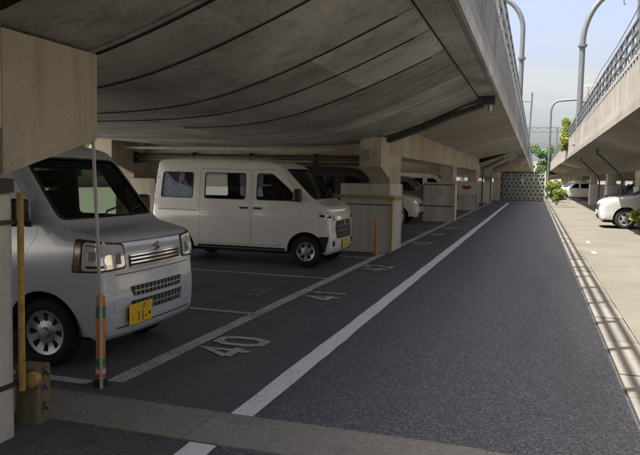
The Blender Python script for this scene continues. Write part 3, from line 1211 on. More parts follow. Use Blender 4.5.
    lin.build('lining', 'lining', root, smooth=True, angle=60)
    gm = S.get('glass', 'glass_dark')
    # ---- windscreen and rear window with black borders

    def inset(poly, k):
        c = np.array(poly).mean(0)
        return [(c[0] + (p[0] - c[0]) * k, c[1] + (p[1] - c[1]) * k) for p in poly]
    for nm, poly, g in (('windshield', wsp, S.get('wglass', gm)), ('rear_window', rsp, gm)):
        V, F = tri_patch(inset(poly, 1.01), (), 0.1)
        wo = map_patch(V, F, lambda s, u, o: wrap_fn(s, u, o - 0.008)).build(nm, g, root, smooth=True)
        V, F = tri_patch(inset(poly, 1.015), [inset(poly, 0.955)], 0.07)
        map_patch(V, F, lambda s, u, o: wrap_fn(s, u, o + 0.002)).build('seal', 'black_plastic', wo, smooth=True)
    # ---- doors
    for d in doors:
        outer = X(rpoly(d['poly'], 0.05))
        outer_s = inset(outer, 0.9915)
        win = X(rpoly(d['win'], 0.05)) if 'win' in d else None
        V, F = tri_patch(outer_s, [win] if win else [], 0.07, [e for e in extra])
        for sg in (1, -1):
            fn = side_fn(sg)
            do = map_patch(V, F, fn, 0.02).build('door', paint, root, smooth=True, angle=50)
            if win:
                V2, F2 = tri_patch(inset(win, 1.02), (), 0.12)
                wo = map_patch(V2, F2, lambda x, z, o: fn(x, z, o - 0.010)).build('window', gm, do, smooth=True)
                V2, F2 = tri_patch(inset(win, 1.012), [inset(win, 0.955)], 0.08)
                map_patch(V2, F2, lambda x, z, o: fn(x, z, o + 0.002)).build('window_seal', 'black_plastic', do, smooth=True)
            hx, hz = d['handle']
            a = fn(L / 2 - hx, hz, 0.0)
            m = MB().rbox(a[0] - 0.075, a[0] + 0.075, a[1] - 0.004 if sg > 0 else a[1] - 0.028, a[1] + 0.028 if sg > 0 else a[1] + 0.004, hz - 0.016, hz + 0.016, 0.008)
            m.build('handle', S.get('handle_mat', 'black_plastic'), do)
    for w in sidewin:
        win = X(rpoly(w, 0.05))
        V2, F2 = tri_patch(inset(win, 1.02), (), 0.12)
        V3, F3 = tri_patch(inset(win, 1.012), [inset(win, 0.955)], 0.08)
        for sg in (1, -1):
            fn = side_fn(sg)
            wo = map_patch(V2, F2, lambda x, z, o: fn(x, z, o - 0.010)).build('window', S.get('sideglass', gm), root, smooth=True)
            map_patch(V3, F3, lambda x, z, o: fn(x, z, o + 0.002)).build('window_seal', 'black_plastic', wo, smooth=True)
    # ---- wheels
    rw, tw = S['rw'], 0.15 if W < 1.6 else 0.2
    rr = rw * S.get('rimk', 0.62)
    tyre = MB().lathe([(rr, -tw / 2 + 0.01), (rr + 0.02, -tw / 2), (rw - 0.03, -tw / 2), (rw - 0.008, -tw / 2 + 0.02), (rw, -tw / 4),
                       (rw, tw / 4), (rw - 0.008, tw / 2 - 0.02), (rw - 0.03, tw / 2), (rr + 0.02, tw / 2), (rr, tw / 2 - 0.01), (rr - 0.005, 0), (rr, -tw / 2 + 0.01)], 36).mesh('tyre', True, 50)
    tyre.materials.append(MATS['rubber'])
    ns = S.get('spokes', 8)
    hl = []
    for k in range(ns):
        a = 2 * math.pi * k / ns
        da = math.pi / ns * S.get('slot', 0.55)
        hl.append(rpoly([(rr * 0.48 * math.cos(a - da * .8), rr * 0.48 * math.sin(a - da * .8)), (rr * 0.86 * math.cos(a - da), rr * 0.86 * math.sin(a - da)),
                         (rr * 0.86 * math.cos(a + da), rr * 0.86 * math.sin(a + da)), (rr * 0.48 * math.cos(a + da * .8), rr * 0.48 * math.sin(a + da * .8))], rr * 0.06))
    V, F = tri_patch(circle(0, 0, rr * 0.985, 32), hl, rr * 0.2)

    def rim_fn(sg):
        def fn(x, z, off):
            r = math.hypot(x, z) / rr
            dish = 0.010 * math.cos(r * 5.5)
            return (x, sg * (tw / 2 - 0.014 + dish + off), z)
        return fn
    rims = {}
    for sg in (1, -1):
        m = map_patch(V, F, rim_fn(sg), 0.02)
        m.lathe([(0.0, sg * (tw / 2 + 0.012)), (rr * 0.20, sg * (tw / 2 + 0.010)), (rr * 0.24, sg * (tw / 2 - 0.01))], 16)
        rims[sg] = m.mesh('rim', True, 40)
        rims[sg].materials.append(MATS[S.get('rim_mat', 'rim_silver')])
    hub = MB().lathe([(0.0, -tw / 2 + 0.03), (rr * 0.99, -tw / 2 + 0.03), (rr * 0.99, tw / 2 - 0.05), (0.0, tw / 2 - 0.05)], 20).mesh('brake_drum', True)
    hub.materials.append(MATS['rubber'])
    for cx in wx:
        for sg in (1, -1):
            we = bpy.data.objects.new('wheel', None)
            COL.objects.link(we)
            we.parent = root
            we.location = (cx, sg * (hw0(cx, 0.5) - tw / 2 - 0.025), rw)
            link('tyre', tyre, we)
            link('rim', rims[sg], we)
            link('brake_drum', hub, we)
            # inner wheel arch
    ub = MB()
    x_lo, x_hi = -L / 2 + 0.12, L / 2 - 0.14
    ub.box(x_lo, x_hi, -W / 2 + tw + 0.10, W / 2 - tw - 0.10, 0.19, 0.55)
    ub.box(min(wx) + ra + 0.03, max(wx) - ra - 0.03, -W / 2 + 0.05, W / 2 - 0.05, zb + 0.01, zb + 0.08)
    for cx in wx:
        for sg in (1, -1):
            q = []
            n = 14
            y_in, y_out = sg * (W / 2 - tw - 0.12), sg * (hw0(cx, 0.5) - 0.012)
            for k in range(n + 1):
                a = math.pi * k / n
                q += [(cx + (ra + 0.004) * math.cos(a), y_in, rw + (ra + 0.004) * math.sin(a)), (cx + (ra + 0.004) * math.cos(a), y_out, rw + (ra + 0.004) * math.sin(a))]
            ub.add(q, [(2 * k, 2 * k + 1, 2 * k + 3, 2 * k + 2) for k in range(n)])
    ub.build('underbody', 'lining', root)
    # ---- cabin
    fl = S.get('floor', 0.62)
    cab = MB()
    cab.box(-L / 2 + 0.15, L / 2 - S['ws'][0][0] + 0.02, -W / 2 + 0.07, W / 2 - 0.07, fl - 0.04, fl)
    cab.build('cabin_floor', 'lining', root)
    xd = L / 2 - S['ws'][0][0]
    dash = MB().prism([(xd + 0.10, S['ws'][0][1] - 0.06), (xd - 0.22, S['ws'][0][1] - 0.08), (xd - 0.32, S['ws'][0][1] - 0.18), (xd - 0.30, fl), (xd + 0.10, fl)], 1, -W / 2 + 0.10, W / 2 - 0.10)
    dash.build('dashboard', 'lining', root)
    for sy in (-1, 1):
        st = MB()
        sx, yy = xd - S.get('seat_back', 0.95), sy * W * 0.24
        st.rbox(sx, sx + 0.48, yy - 0.22, yy + 0.22, fl + 0.05, fl + 0.22, 0.05)
        so = st.build('seat', 'seat_fabric', root, smooth=True)
        bk = MB().prism([(sx - 0.02, fl + 0.14), (sx + 0.11, fl + 0.14), (sx - 0.02, fl + 0.74), (sx - 0.12, fl + 0.72)], 1, yy - 0.21, yy + 0.21)
        bk.build('backrest', 'seat_fabric', so)
        hr = MB().rbox(sx - 0.15, sx - 0.05, yy - 0.12, yy + 0.12, fl + 0.77, fl + 0.93, 0.03)
        hr.build('headrest', 'seat_fabric', so, smooth=True)
    ys = -W * 0.24
    ring = []
    for k in range(21):
        a = 2 * math.pi * k / 20
        ring.append((xd - 0.40 + 0.17 * math.sin(a) * 0.45, ys + 0.17 * math.cos(a), S['ws'][0][1] - 0.05 + 0.17 * math.sin(a) * 0.89))
    MB().tube(ring, 0.014, 6, False).bar((xd - 0.40, ys - 0.16, S['ws'][0][1] - 0.05), (xd - 0.40, ys + 0.16, S['ws'][0][1] - 0.05), 0.03, 0.04).build('steering_wheel', 'black_plastic', root)
    # ---- mirrors
    mx, mz = S['mirror']
    for sg in (1, -1):
        a = side_fn(sg)(L / 2 - mx, mz, 0.0)
        ya, yb = sorted((a[1] + sg * 0.035, a[1] + sg * 0.20))
        mo = MB().rbox(a[0] - 0.05, a[0] + 0.055, ya, yb, mz + 0.02, mz + 0.23, 0.03, 3).build('mirror', S.get('mirror_mat', paint), root, smooth=True, angle=60)
        MB().box(a[0] - 0.056, a[0] - 0.0505, ya + 0.02, yb - 0.02, mz + 0.045, mz + 0.205).build('mirror_glass', 'chrome', mo)
        MB().bar((a[0], a[1] - sg * 0.02, mz + 0.02), (a[0], a[1] + sg * 0.08, mz + 0.06), 0.05, 0.04).build('mirror_arm', 'black_plastic', mo)
    # ---- face
    for (nm, poly, off, mat, rad) in S.get('front', []):
        pl = rpoly(poly, rad) if rad > 0 else poly
        for mirror in ((1, -1) if nm.startswith('*') else (1,)):
            q = [(p[0] * mirror, p[1]) for p in pl]
            V, F = tri_patch(q, (), 0.06)
            map_patch(V, F, lambda y, z, o: front_fn(y, z, o + off + 0.005), 0.02 + off).build(nm.strip('*'), mat, root, smooth=True, angle=35)
    def corner_fn(sg):
        dr = Vector((0.7071, sg * 0.7071, 0))
        tg_ = Vector((0.7071, -sg * 0.7071, 0))

        def fn(h, z, off=0.0):
            o = Vector((L / 2, sg * W / 2, z)) + tg_ * h + dr * 2
            hit = bvh.ray_cast(o, -dr)
            if hit[0] is None:
                return tuple(bvh.find_nearest(o - dr * 2)[0])
            nrm = hit[1] if hit[1].dot(dr) > 0 else -hit[1]
            return tuple(hit[0] + nrm * off)
        return fn
    for (nm, poly, off, mat, rad) in S.get('corner', []):
        pl = rpoly(poly, rad) if rad > 0 else poly
        V, F = tri_patch(pl, (), 0.045)
        for sg in (1, -1):
            fn = corner_fn(sg)
            map_patch(V, F, lambda h, z, o: fn(h, z, o + off + 0.005), 0.02 + off).build(nm, mat, root, smooth=True, angle=35)
    for (nm, poly, off, mat, rad) in S.get('rear', []):
        pl = rpoly(poly, rad) if rad > 0 else poly
        for mirror in ((1, -1) if nm.startswith('*') else (1,)):
            q = [(p[0] * mirror, p[1]) for p in pl]
            V, F = tri_patch(q, (), 0.08)
            map_patch(V, F, lambda y, z, o: rear_fn(y, z, o + off), 0.02 + off).build(nm.strip('*'), mat, root, smooth=True, angle=35)
    for (nm, poly, off, mat, rad) in S.get('side', []):
        pl = rpoly(X(poly), rad) if rad > 0 else X(poly)
        V, F = tri_patch(pl, (), 0.07)
        for sg in (1, -1):
            fn = side_fn(sg)
            map_patch(V, F, lambda x, z, o: fn(x, z, o + off), 0.006 + off).build(nm, mat, root, smooth=True, angle=35)
    # ---- wipers
    if S.get('wipers', True):
        for (ua, ub_) in ((-0.25, 0.22), (0.35, 0.78)):
            pts = [wrap_fn(ws0 - 0.01, ua * U, 0.02), wrap_fn(ws0 + 0.05, (ua * .7 + ub_ * .3) * U, 0.02), wrap_fn(ws0 + 0.09, ub_ * U, 0.018)]
            MB().tube(pts, 0.009, 6).build('wiper', 'black_plastic', root)
    fns = {'front': front_fn, 'side': side_fn, 'wrap': wrap_fn, 'root': root, 'L': L}
    return fns


def box4(y0, y1, z0, z1):
    return [(y0, z0), (y1, z0), (y1, z1), (y0, z1)]


def plate(v, y0, y1, z0, z1, base, rows, ink, extra_disc=None, tilt=0.0):
    p = [v['front'](y, z, 0.012) for y in (y0, (y0 + y1) / 2, y1) for z in (z0, (z0 + z1) / 2, z1)]
    xm = max(q[0] for q in p)
    h = z1 - z0
    m = MB().rbox(xm + 0.002, xm + 0.010, y0, y1, z0, z1, 0.003, 1).build('number_plate', base, v['root'])
    MB().box(xm - 0.05, xm + 0.0015, y0 + 0.03, y1 - 0.03, z0 + 0.03, z1 - 0.03).build('plate_bracket', 'black_plastic', m)
    yc = (y0 + y1) / 2
    for (txt, size, dy, dz) in rows:
        # facing +x: right of the letters is +y
        M = Matrix(((0, 0, 1, xm + 0.0108), (1, 0, 0, yc + dy), (0, 1, 0, (z0 + z1) / 2 + dz), (0, 0, 0, 1)))
        text_mesh(txt, size, ink, 'plate_characters', m, M)
    if extra_disc:
        MB().lathe([(0.0, 0.0), (extra_disc[0], 0.0), (extra_disc[0], -0.004)], 20, 'z').build('plate_disc', extra_disc[1], m).matrix_local = Matrix(((0, 0, 1, xm + 0.0125), (1, 0, 0, yc), (0, 1, 0, (z0 + z1) / 2), (0, 0, 0, 1)))


def van_spec(c, t, wf, rf=0.07):
    x0 = wf + 0.345
    return dict(cat='van', L=3.40, W=1.46, rw=0.275, ra=0.335, zb=0.27, wheels=(wf, 2.87), bow=0.05,
                outline=[(0.10, 0.22, rf), (0.02, 0.26, rf), (0.0, 0.34, rf), (0.0, 0.60, rf), (0.015, 0.66, rf), (0.03, 0.88, rf), (0.045, 0.98, rf), (0.07, 1.03, rf),
                         (0.13, 1.05, rf), (c - 0.08, 1.095, 0.06), (c, 1.125, 0.06), (t, 1.69, 0.055), (t + 0.12, 1.76, 0.06), (t + 0.5, 1.81, 0.065), (2.9, 1.82, 0.065),
                         (3.24, 1.80, 0.065), (3.31, 1.72, 0.065), (3.37, 1.10, 0.07), (3.40, 0.45, 0.07), (3.35, 0.27, 0.07)],
                ws=((c + 0.03, 1.155), (t - 0.035, 1.66)), rw_win=((3.31, 1.64), (3.375, 1.12)), belt=1.06, tumble=0.075, nose=0.03,
                doors=[dict(poly=[(x0, 0.62), (x0 + 0.05, 0.36), (1.41, 0.34), (1.41, 1.64), (t + 0.10, 1.655), (c + 0.17, 1.19), (c + 0.15, 1.05)],
                            win=[(c + 0.25, 1.12), (1.33, 1.12), (1.33, 1.575), (t + 0.17, 1.575), (c + 0.44, 1.33)], handle=(1.30, 0.98)),
                       dict(poly=[(1.44, 0.34), (2.42, 0.34), (2.42, 1.64), (1.44, 1.64)],
                            win=[(1.54, 1.12), (2.32, 1.12), (2.32, 1.575), (1.54, 1.575)], handle=(1.56, 0.98))],
                sidewin=[[(2.55, 1.12), (3.20, 1.12), (3.16, 1.575), (2.55, 1.575)]],
                mirror=(c + 0.24, 1.10), glass='glass_dark', wglass='glass_clear', floor=0.62, seat_back=0.85)


VAN = van_spec(0.30, 0.88, 0.43)
VAN1 = van_spec(0.43, 0.87, 0.55)
SILVER = dict(VAN1, glass='glass_clear', paint='paint_silver', spokes=8, slot=0.45, rimk=0.66, handle_mat='paint_silver', mirror_mat='black_plastic', W=1.47)
FR = []
CR = [('headlight_bezel', [(-0.19, 0.77), (0.22, 0.79), (0.20, 0.985), (-0.16, 1.035)], 0.001, 'black_plastic', 0.03),
      ('indicator', [(-0.178, 0.79), (-0.135, 0.79), (-0.12, 1.01), (-0.155, 1.015)], 0.006, 'lamp_smoke', 0.01),
      ('headlight', [(-0.122, 0.79), (0.205, 0.805), (0.185, 0.97), (-0.108, 1.01)], 0.008, 'lamp_lens', 0.03),
      ('headlight_reflector', circle(-0.05, 0.905, 0.038, 16), 0.014, 'chrome', 0),
      ('headlight_reflector', circle(0.06, 0.87, 0.042, 16), 0.014, 'chrome', 0),
      ('headlight_trim', [(-0.09, 0.81), (0.02, 0.815), (0.02, 0.83), (-0.09, 0.83)], 0.012, 'black_plastic', 0),
      ('headlight_trim', [(0.115, 0.83), (0.165, 0.83), (0.155, 0.92), (0.12, 0.92)], 0.012, 'rim_dark', 0.01),
      ('headlight_trim', [(-0.095, 0.98), (-0.01, 0.97), (-0.01, 0.98), (-0.095, 0.992)], 0.012, 'rim_dark', 0)]
SILVER['corner'] = CR
FR.append(('grille', box4(-0.39, 0.39, 0.785, 0.885), 0.001, 'black_plastic', 0.02))
for z in (0.795, 0.825, 0.855, 0.883):
    FR.append(('grille_bar', box4(-0.385, 0.385, z - 0.006, z + 0.006), 0.016, 'chrome', 0))
for z0, z1 in ((0.555, 0.635), (0.425, 0.52)):
    FR.append(('air_intake', [(-0.36, z0), (0.36, z0), (0.40, z1), (-0.40, z1)], 0.001, 'black_plastic', 0.02))
for z in (0.595, 0.47):
    FR.append(('intake_bar', box4(-0.37, 0.37, z - 0.005, z + 0.005), 0.012, 'rim_silver', 0))
for k in range(-6, 7):
    FR.append(('intake_bar', box4(k * 0.058 - 0.004, k * 0.058 + 0.004, 0.43, 0.515), 0.010, 'rim_silver', 0))
    FR.append(('intake_bar', box4(k * 0.058 - 0.004, k * 0.058 + 0.004, 0.56, 0.63), 0.010, 'rim_silver', 0))
FR.append(('emblem', [(0.045, 0.965), (-0.05, 0.935), (-0.02, 0.925), (0.005, 0.93), (0.025, 0.918), (-0.045, 0.905), (0.0, 0.893), (0.055, 0.915), (0.02, 0.931), (-0.005, 0.935), (0.045, 0.945)], 0.006, 'rim_dark', 0))
FR.append(('panel_seam', box4(-0.56, 0.56, 0.742, 0.747), 0.0, 'seam_black', 0))
FR.append(('panel_seam', box4(-0.60, 0.60, 0.990, 0.994), 0.0, 'seam_black', 0))
FR.append(('bumper_lip', box4(-0.56, 0.56, 0.325, 0.332), 0.0, 'seam_black', 0))
FR.append(('*fog_cap', box4(0.47, 0.60, 0.46, 0.56), 0.002, 'paint_silver', 0.03))
SILVER['front'] = FR
SILVER['side'] = [('rocker_trim', [(1.1, 0.275), (2.75, 0.275), (2.75, 0.30), (1.1, 0.30)], 0.003, 'black_plastic', 0)]
v = vehicle('van', 'silver kei van with yellow number plate behind the orange post', (-3.08 - 1.70, 4.99, 0), 0.0, SILVER)
plate(v, -0.47, -0.14, 0.335, 0.50, 'plate_yellow', [('. 17', 0.06, 0.02, 0.045), ('11-', 0.115, 0.01, -0.03), ('i', 0.06, -0.12, -0.035), ('•', 0.12, 0.12, -0.03)], 'plate_black')
# papers on the dashboard
MB().rbox(0.95, 1.09, 0.10, 0.34, 1.085, 1.12, 0.008, 1).build('dashboard_papers', 'paper', v['root'])

WHITE = dict(VAN, paint='paint_white', W=1.48, spokes=6, slot=0.6, rimk=0.60, mirror_mat='black_plastic', glass='glass_dark', wglass='glass_mid', sideglass='glass_light')
FW = [('grille', [(-0.42, 0.50), (0.42, 0.50), (0.47, 0.66), (0.40, 0.80), (-0.40, 0.80), (-0.47, 0.66)], 0.004, 'black_plastic', 0.03),
      ('grille_bar', box4(-0.40, 0.40, 0.70, 0.715), 0.016, 'rim_dark', 0),
      ('grille_bar', box4(-0.42, 0.42, 0.62, 0.635), 0.016, 'rim_dark', 0),
      ('grille_bar', box4(-0.40, 0.40, 0.55, 0.56), 0.016, 'rim_dark', 0),
      ('*fog_cap', circle(0.56, 0.42, 0.05, 16), 0.004, 'black_plastic', 0),
      ('emblem', circle(0, 0.76, 0.035, 16), 0.014, 'chrome', 0)]
CW = [('headlight', [(-0.14, 0.86), (0.18, 0.80), (0.20, 0.88), (0.05, 0.945), (-0.13, 0.965)], 0.006, 'lamp_lens', 0.025),
      ('headlight_trim', [(-0.12, 0.875), (-0.05, 0.865), (-0.05, 0.905), (-0.12, 0.91)], 0.012, 'black_plastic', 0.01),
      ('headlight_trim', [(0.0, 0.85), (0.06, 0.84), (0.06, 0.885), (0.0, 0.89)], 0.012, 'black_plastic', 0.01),
      ('headlight_trim', [(0.10, 0.825), (0.17, 0.815), (0.17, 0.83), (0.10, 0.845)], 0.012, 'black_plastic', 0),
      ('headlight_reflector', circle(-0.025, 0.885, 0.026, 14), 0.013, 'chrome', 0)]
WHITE['front'] = FW
WHITE['corner'] = CW
WHITE['side'] = [('black_side_patch', [(0.10, 0.28), (0.14, 0.28), (0.19, 0.54), (0.03, 0.54), (0.04, 0.47)], 0.006, 'black_plastic', 0.01),  # first entry: black patch between bumper and front wheel
                 ('rocker_trim', [(0.80, 0.275), (2.45, 0.275), (2.45, 0.315), (0.80, 0.315)], 0.003, 'black_plastic', 0),
                 ('sliding_rail', [(2.47, 0.90), (3.25, 0.90), (3.25, 0.915), (2.47, 0.915)], 0.003, 'rim_dark', 0)]
v2 = vehicle('van', 'white kei van with checked blue cloth in its rear side window', (-3.22 - 1.70, 11.33, 0), 0.0, WHITE)
plate(v2, -0.165, 0.165, 0.31, 0.475, 'plate_yellow', [('11-11', 0.085, 0, -0.03), ('48', 0.045, 0, 0.05)], 'plate_black')
# faint lettering on its side, two ruled lines under it
fn = v2['side'](-1)


def decal(v, poly, name='side_lettering', mat='decal', off=0.002):
    V, F = tri_patch([(v['L'] / 2 - d, z) for d, z in poly], (), 0.06)
    map_patch(V, F, lambda x, z, o: fn(x, z, o + off), off).build(name, mat, v['root'])


for (d0, d1, z0, z1) in ((2.72, 2.745, .985, 1.035), (2.745, 2.80, 1.02, 1.035), (2.62, 2.645, .985, 1.035), (2.59, 2.62, 1.01, 1.035), (2.50, 2.53, .985, 1.035),
                         (2.46, 2.50, .985, 1.0), (2.38, 2.41, .985, 1.035), (2.30, 2.33, .985, 1.02), (2.28, 2.42, .935, .947), (2.12, 2.75, .86, .872), (2.02, 2.6, .80, .812), (2.02, 2.75, .925, .934)):
    decal(v2, [(d0 - .35, z0), (d1 - .35, z0), (d1 - .35, z1), (d0 - .35, z1)])
# blue checked cloth inside the rear side window
mbs = {'cloth_blue': MB(), 'cloth_pale': MB()}
for i in range(14):
    for j in range(7):
        if 0.06 * j > 0.30 + 0.10 * math.sin(i * 0.9):
            continue
        xa = v2['L'] / 2 - 3.20 + i * 0.047
        za = 1.10 + j * 0.05
        y = lambda q, r: -0.672 + 0.012 * math.sin(q * 21) + (r - 1.1) * 0.09
        mbs['cloth_blue' if (i + j) % 2 else 'cloth_pale'].add([(xa, y(xa, za), za), (xa + .047, y(xa + .047, za), za), (xa + .047, y(xa + .047, za + .05), za + .05), (xa, y(xa, za + .05), za + .05)], [(0, 1, 2, 3)])
for k, m in mbs.items():
    m.build('cloth', k, v2['root'])

CAR = dict(VAN, cat='car', L=3.45, W=1.48, spokes=5, slot=0.7, rimk=0.68, wheels=(0.62, 3.0), rw=0.28,
           outline=[(0.10, 0.22, 0.10), (0.03, 0.26, 0.14), (0.0, 0.38, 0.16), (0.01, 0.60, 0.16), (0.06, 0.78, 0.15), (0.20, 0.90, 0.13), (0.45, 0.96, 0.10), (0.82, 1.03, 0.07), (0.92, 1.06, 0.06),
                    (1.45, 1.52, 0.06), (1.62, 1.60, 0.07), (2.1, 1.65, 0.09), (3.0, 1.62, 0.09), (3.26, 1.55, 0.09), (3.36, 1.30, 0.08), (3.43, 0.9, 0.08), (3.45, 0.45, 0.08), (3.40, 0.27, 0.08)],
           ws=((0.90, 1.06), (1.42, 1.485)), rw_win=((3.28, 1.50), (3.40, 1.02)), belt=0.98, tumble=0.13,
           doors=[dict(poly=[(1.0, 0.40), (1.92, 0.36), (1.92, 1.46), (1.52, 1.48), (1.08, 1.10), (0.98, 0.9)], win=[(1.18, 1.03), (1.85, 1.03), (1.85, 1.40), (1.56, 1.40)], handle=(1.80, 0.90)),
                  dict(poly=[(1.95, 0.36), (2.55, 0.38), (2.78, 0.66), (2.86, 1.0), (2.80, 1.44), (1.95, 1.46)], win=[(2.02, 1.03), (2.76, 1.03), (2.72, 1.40), (2.02, 1.40)], handle=(2.68, 0.92))],
           sidewin=[[(2.93, 1.06), (3.20, 1.10), (3.14, 1.38), (2.91, 1.40)]], mirror=(1.08, 1.0), floor=0.45, seat_back=0.95)
CF = [('*headlight', [(0.40, 0.66), (0.68, 0.70), (0.68, 0.82), (0.46, 0.76)], 0.008, 'lamp_lens', 0.02),
      ('*headlight_trim', circle(0.55, 0.74, 0.032, 14), 0.013, 'chrome', 0),
      ('grille', [(-0.38, 0.60), (0.38, 0.60), (0.42, 0.70), (-0.42, 0.70)], 0.004, 'black_plastic', 0.02),
      ('grille_bar', box4(-0.38, 0.38, 0.645, 0.66), 0.013, 'chrome', 0),
      ('air_intake', [(-0.50, 0.27), (0.50, 0.27), (0.42, 0.42), (-0.42, 0.42)], 0.004, 'black_plastic', 0.03),
      ('*fog_lamp', circle(0.60, 0.38, 0.04, 14), 0.008, 'lamp_lens', 0)]


def car(label, x, y, paint, rot=0.0, scale=1.0, plate_mat='plate_yellow', base=CAR, group=None, name='car', **kw):
    S = dict(base, paint=paint, **kw)
    S.setdefault('front', CF)
    if 'front' not in kw:
        S['front'] = CF
    vv = vehicle(name, label, (x, y, 0), rot, S, group)
    plate(vv, -0.165, 0.165, 0.45, 0.60, plate_mat, [('11-11', 0.08, 0, -0.02)], 'plate_black')
    return vv


# left car park: front ends line up with the grey bay line
car('white hatchback parked between the pier with guard bar and the pier with straps', -3.75 - 1.72, 24.6 - 1.6, 'paint_pearl')
car('black kei van parked beyond the white van with blue cloth', -3.35 - 1.7, 17.2, 'paint_dark', base=VAN, name='van', front=FW, corner=CW, mirror_mat='black_plastic')
car('dark grey hatchback two bays beyond the strapped pier', -3.6 - 1.72, 28.6, 'paint_grey')
car('white kei van far along the covered bays', -3.5 - 1.7, 32.0, 'paint_white', base=VAN, name='van', front=FW, corner=CW, mirror_mat='black_plastic')
car('dark hatchback near the honeycomb gate under the viaduct', -3.6 - 1.72, 39.5, 'paint_dark')
# right car park: noses towards the pavement
SUV = dict(CAR, L=4.2, W=1.72, rw=0.345, ra=0.40, zb=0.30, wheels=(0.80, 3.42), spokes=5, slot=0.62, rimk=0.66,
           outline=[(0.10, 0.25, 0.10), (0.03, 0.30, 0.16), (0.0, 0.45, 0.20), (0.01, 0.70, 0.20), (0.07, 0.90, 0.18), (0.25, 1.01, 0.14), (0.6, 1.07, 0.10), (1.05, 1.12, 0.07), (1.15, 1.15, 0.06),
                    (1.80, 1.58, 0.06), (2.0, 1.66, 0.08), (2.6, 1.70, 0.10), (3.6, 1.66, 0.10), (3.92, 1.58, 0.09), (4.08, 1.25, 0.08), (4.18, 0.9, 0.08), (4.2, 0.5, 0.08), (4.14, 0.30, 0.08)],
           ws=((1.13, 1.15), (1.76, 1.55)), rw_win=((3.95, 1.52), (4.10, 1.12)), belt=1.06, tumble=0.15,
           doors=[dict(poly=[(1.28, 0.46), (2.32, 0.42), (2.32, 1.52), (1.88, 1.54), (1.38, 1.18), (1.26, 0.98)], win=[(1.48, 1.11), (2.25, 1.11), (2.25, 1.47), (1.92, 1.47)], handle=(2.18, 0.97)),
                  dict(poly=[(2.35, 0.42), (2.95, 0.44), (3.24, 0.76), (3.34, 1.06), (3.28, 1.50), (2.35, 1.52)], win=[(2.42, 1.11), (3.24, 1.11), (3.18, 1.46), (2.42, 1.47)], handle=(3.16, 0.99))],
           sidewin=[[(3.42, 1.14), (3.80, 1.18), (3.72, 1.44), (3.38, 1.46)]], mirror=(1.42, 1.08), floor=0.5)
SF = [('*headlight', [(0.46, 0.78), (0.80, 0.82), (0.80, 0.93), (0.52, 0.88)], 0.008, 'lamp_lens', 0.02),
      ('grille', [(-0.42, 0.62), (0.42, 0.62), (0.46, 0.80), (-0.46, 0.80)], 0.004, 'black_plastic', 0.02),
      ('grille_bar', box4(-0.42, 0.42, 0.70, 0.72), 0.013, 'chrome', 0),
      ('air_intake', [(-0.60, 0.31), (0.60, 0.31), (0.52, 0.47), (-0.52, 0.47)], 0.004, 'black_plastic', 0.03),
      ('emblem', circle(0, 0.74, 0.05, 16), 0.015, 'chrome', 0)]
car('pale grey sport utility car under the sunlit viaduct, nose to the pavement', 2.12 + 2.1, 25.35, 'paint_pale', math.pi, base=SUV, front=SF, plate_mat='plate_white')
car('blue hatchback under the sunlit viaduct', 3.05 + 1.72, 34.0, 'paint_blue', math.pi)
car('grey hatchback parked beside the blue hatchback', 3.25 + 1.72, 31.0, 'paint_grey', math.pi)
car('black hatchback under the sunlit viaduct beyond the blue hatchback', 3.25 + 1.72, 37.0, 'paint_dark', math.pi)
car('white hatchback standing past the honeycomb gate', 3.1, 61.0, 'paint_pearl', math.radians(200))

# ------------------------------------------------------------------ things by the pier
# orange guide post in front of the silver van
g = thing('guide_post', 'orange guide post with green bands before the silver van', 'post', (-2.94, 4.05, 0))
MB().lathe([(0.0, 0.0), (0.05, 0.0), (0.05, 0.045), (0.034, 0.06), (0.0, 0.06)], 20, 'z').build('foot', 'black_plastic', g, smooth=True)
MB().lathe([(0.033, 0.058), (0.033, 0.63), (0.030, 0.655), (0.018, 0.668), (0.0, 0.67)], 20, 'z').build('shaft', 'orange', g, smooth=True)
for z, h, m_, nm in ((0.50, 0.085, 'green_band', 'band'), (0.145, 0.06, 'green_band', 'band'), (0.095, 0.03, 'white_band', 'band'), (0.068, 0.02, 'red_band', 'band')):
    MB().lathe([(0.0335, z), (0.0352, z + 0.001), (0.0352, z + h - 0.001), (0.0335, z + h)], 20, 'z').build(nm, m_, g, smooth=True)
# thin pole from the bracket to the ground
tag(MB().tube([(0, 0, 0), (0.0, -0.005, 0.6), (0.0, -0.085, 1.80)], 0.0125, 10).build('pole', 'conduit', None, (-2.90, 4.0, 0.0), True),
    'thin pale conduit pole rising from the orange post to the concrete bracket', 'pole')
# boundary stone
bs = thing('marker_stone', 'square weathered stone marker at the foot of the near pier', 'stone', (-2.90, 3.32, 0), math.radians(6))
m = MB().rbox(-0.075, 0.075, -0.07, 0.07, -0.05, 0.36, 0.012, 2)
m.v = [(x + 0.004 * math.sin(z * 23 + y * 31), y + 0.004 * math.sin(z * 17 + x * 40), z + 0.004 * math.sin(x * 50 + y * 37)) for x, y, z in m.v]
m.build('block', 'stone', bs)


def carve(parent, lines, x, name):
    mb = MB()
    for (a, b) in lines:
        mb.bar((x, a[0], a[1]), (x, b[0], b[1]), 0.012, 0.004) if False else mb.add(
            [(x, a[0] - .004, a[1]), (x, a[0] + .005, a[1] + .006), (x, b[0] + .005, b[1]), (x, b[0] - .004, b[1] - .006)], [(0, 1, 2, 3)])
    mb.build(name, 'seam_black', parent)


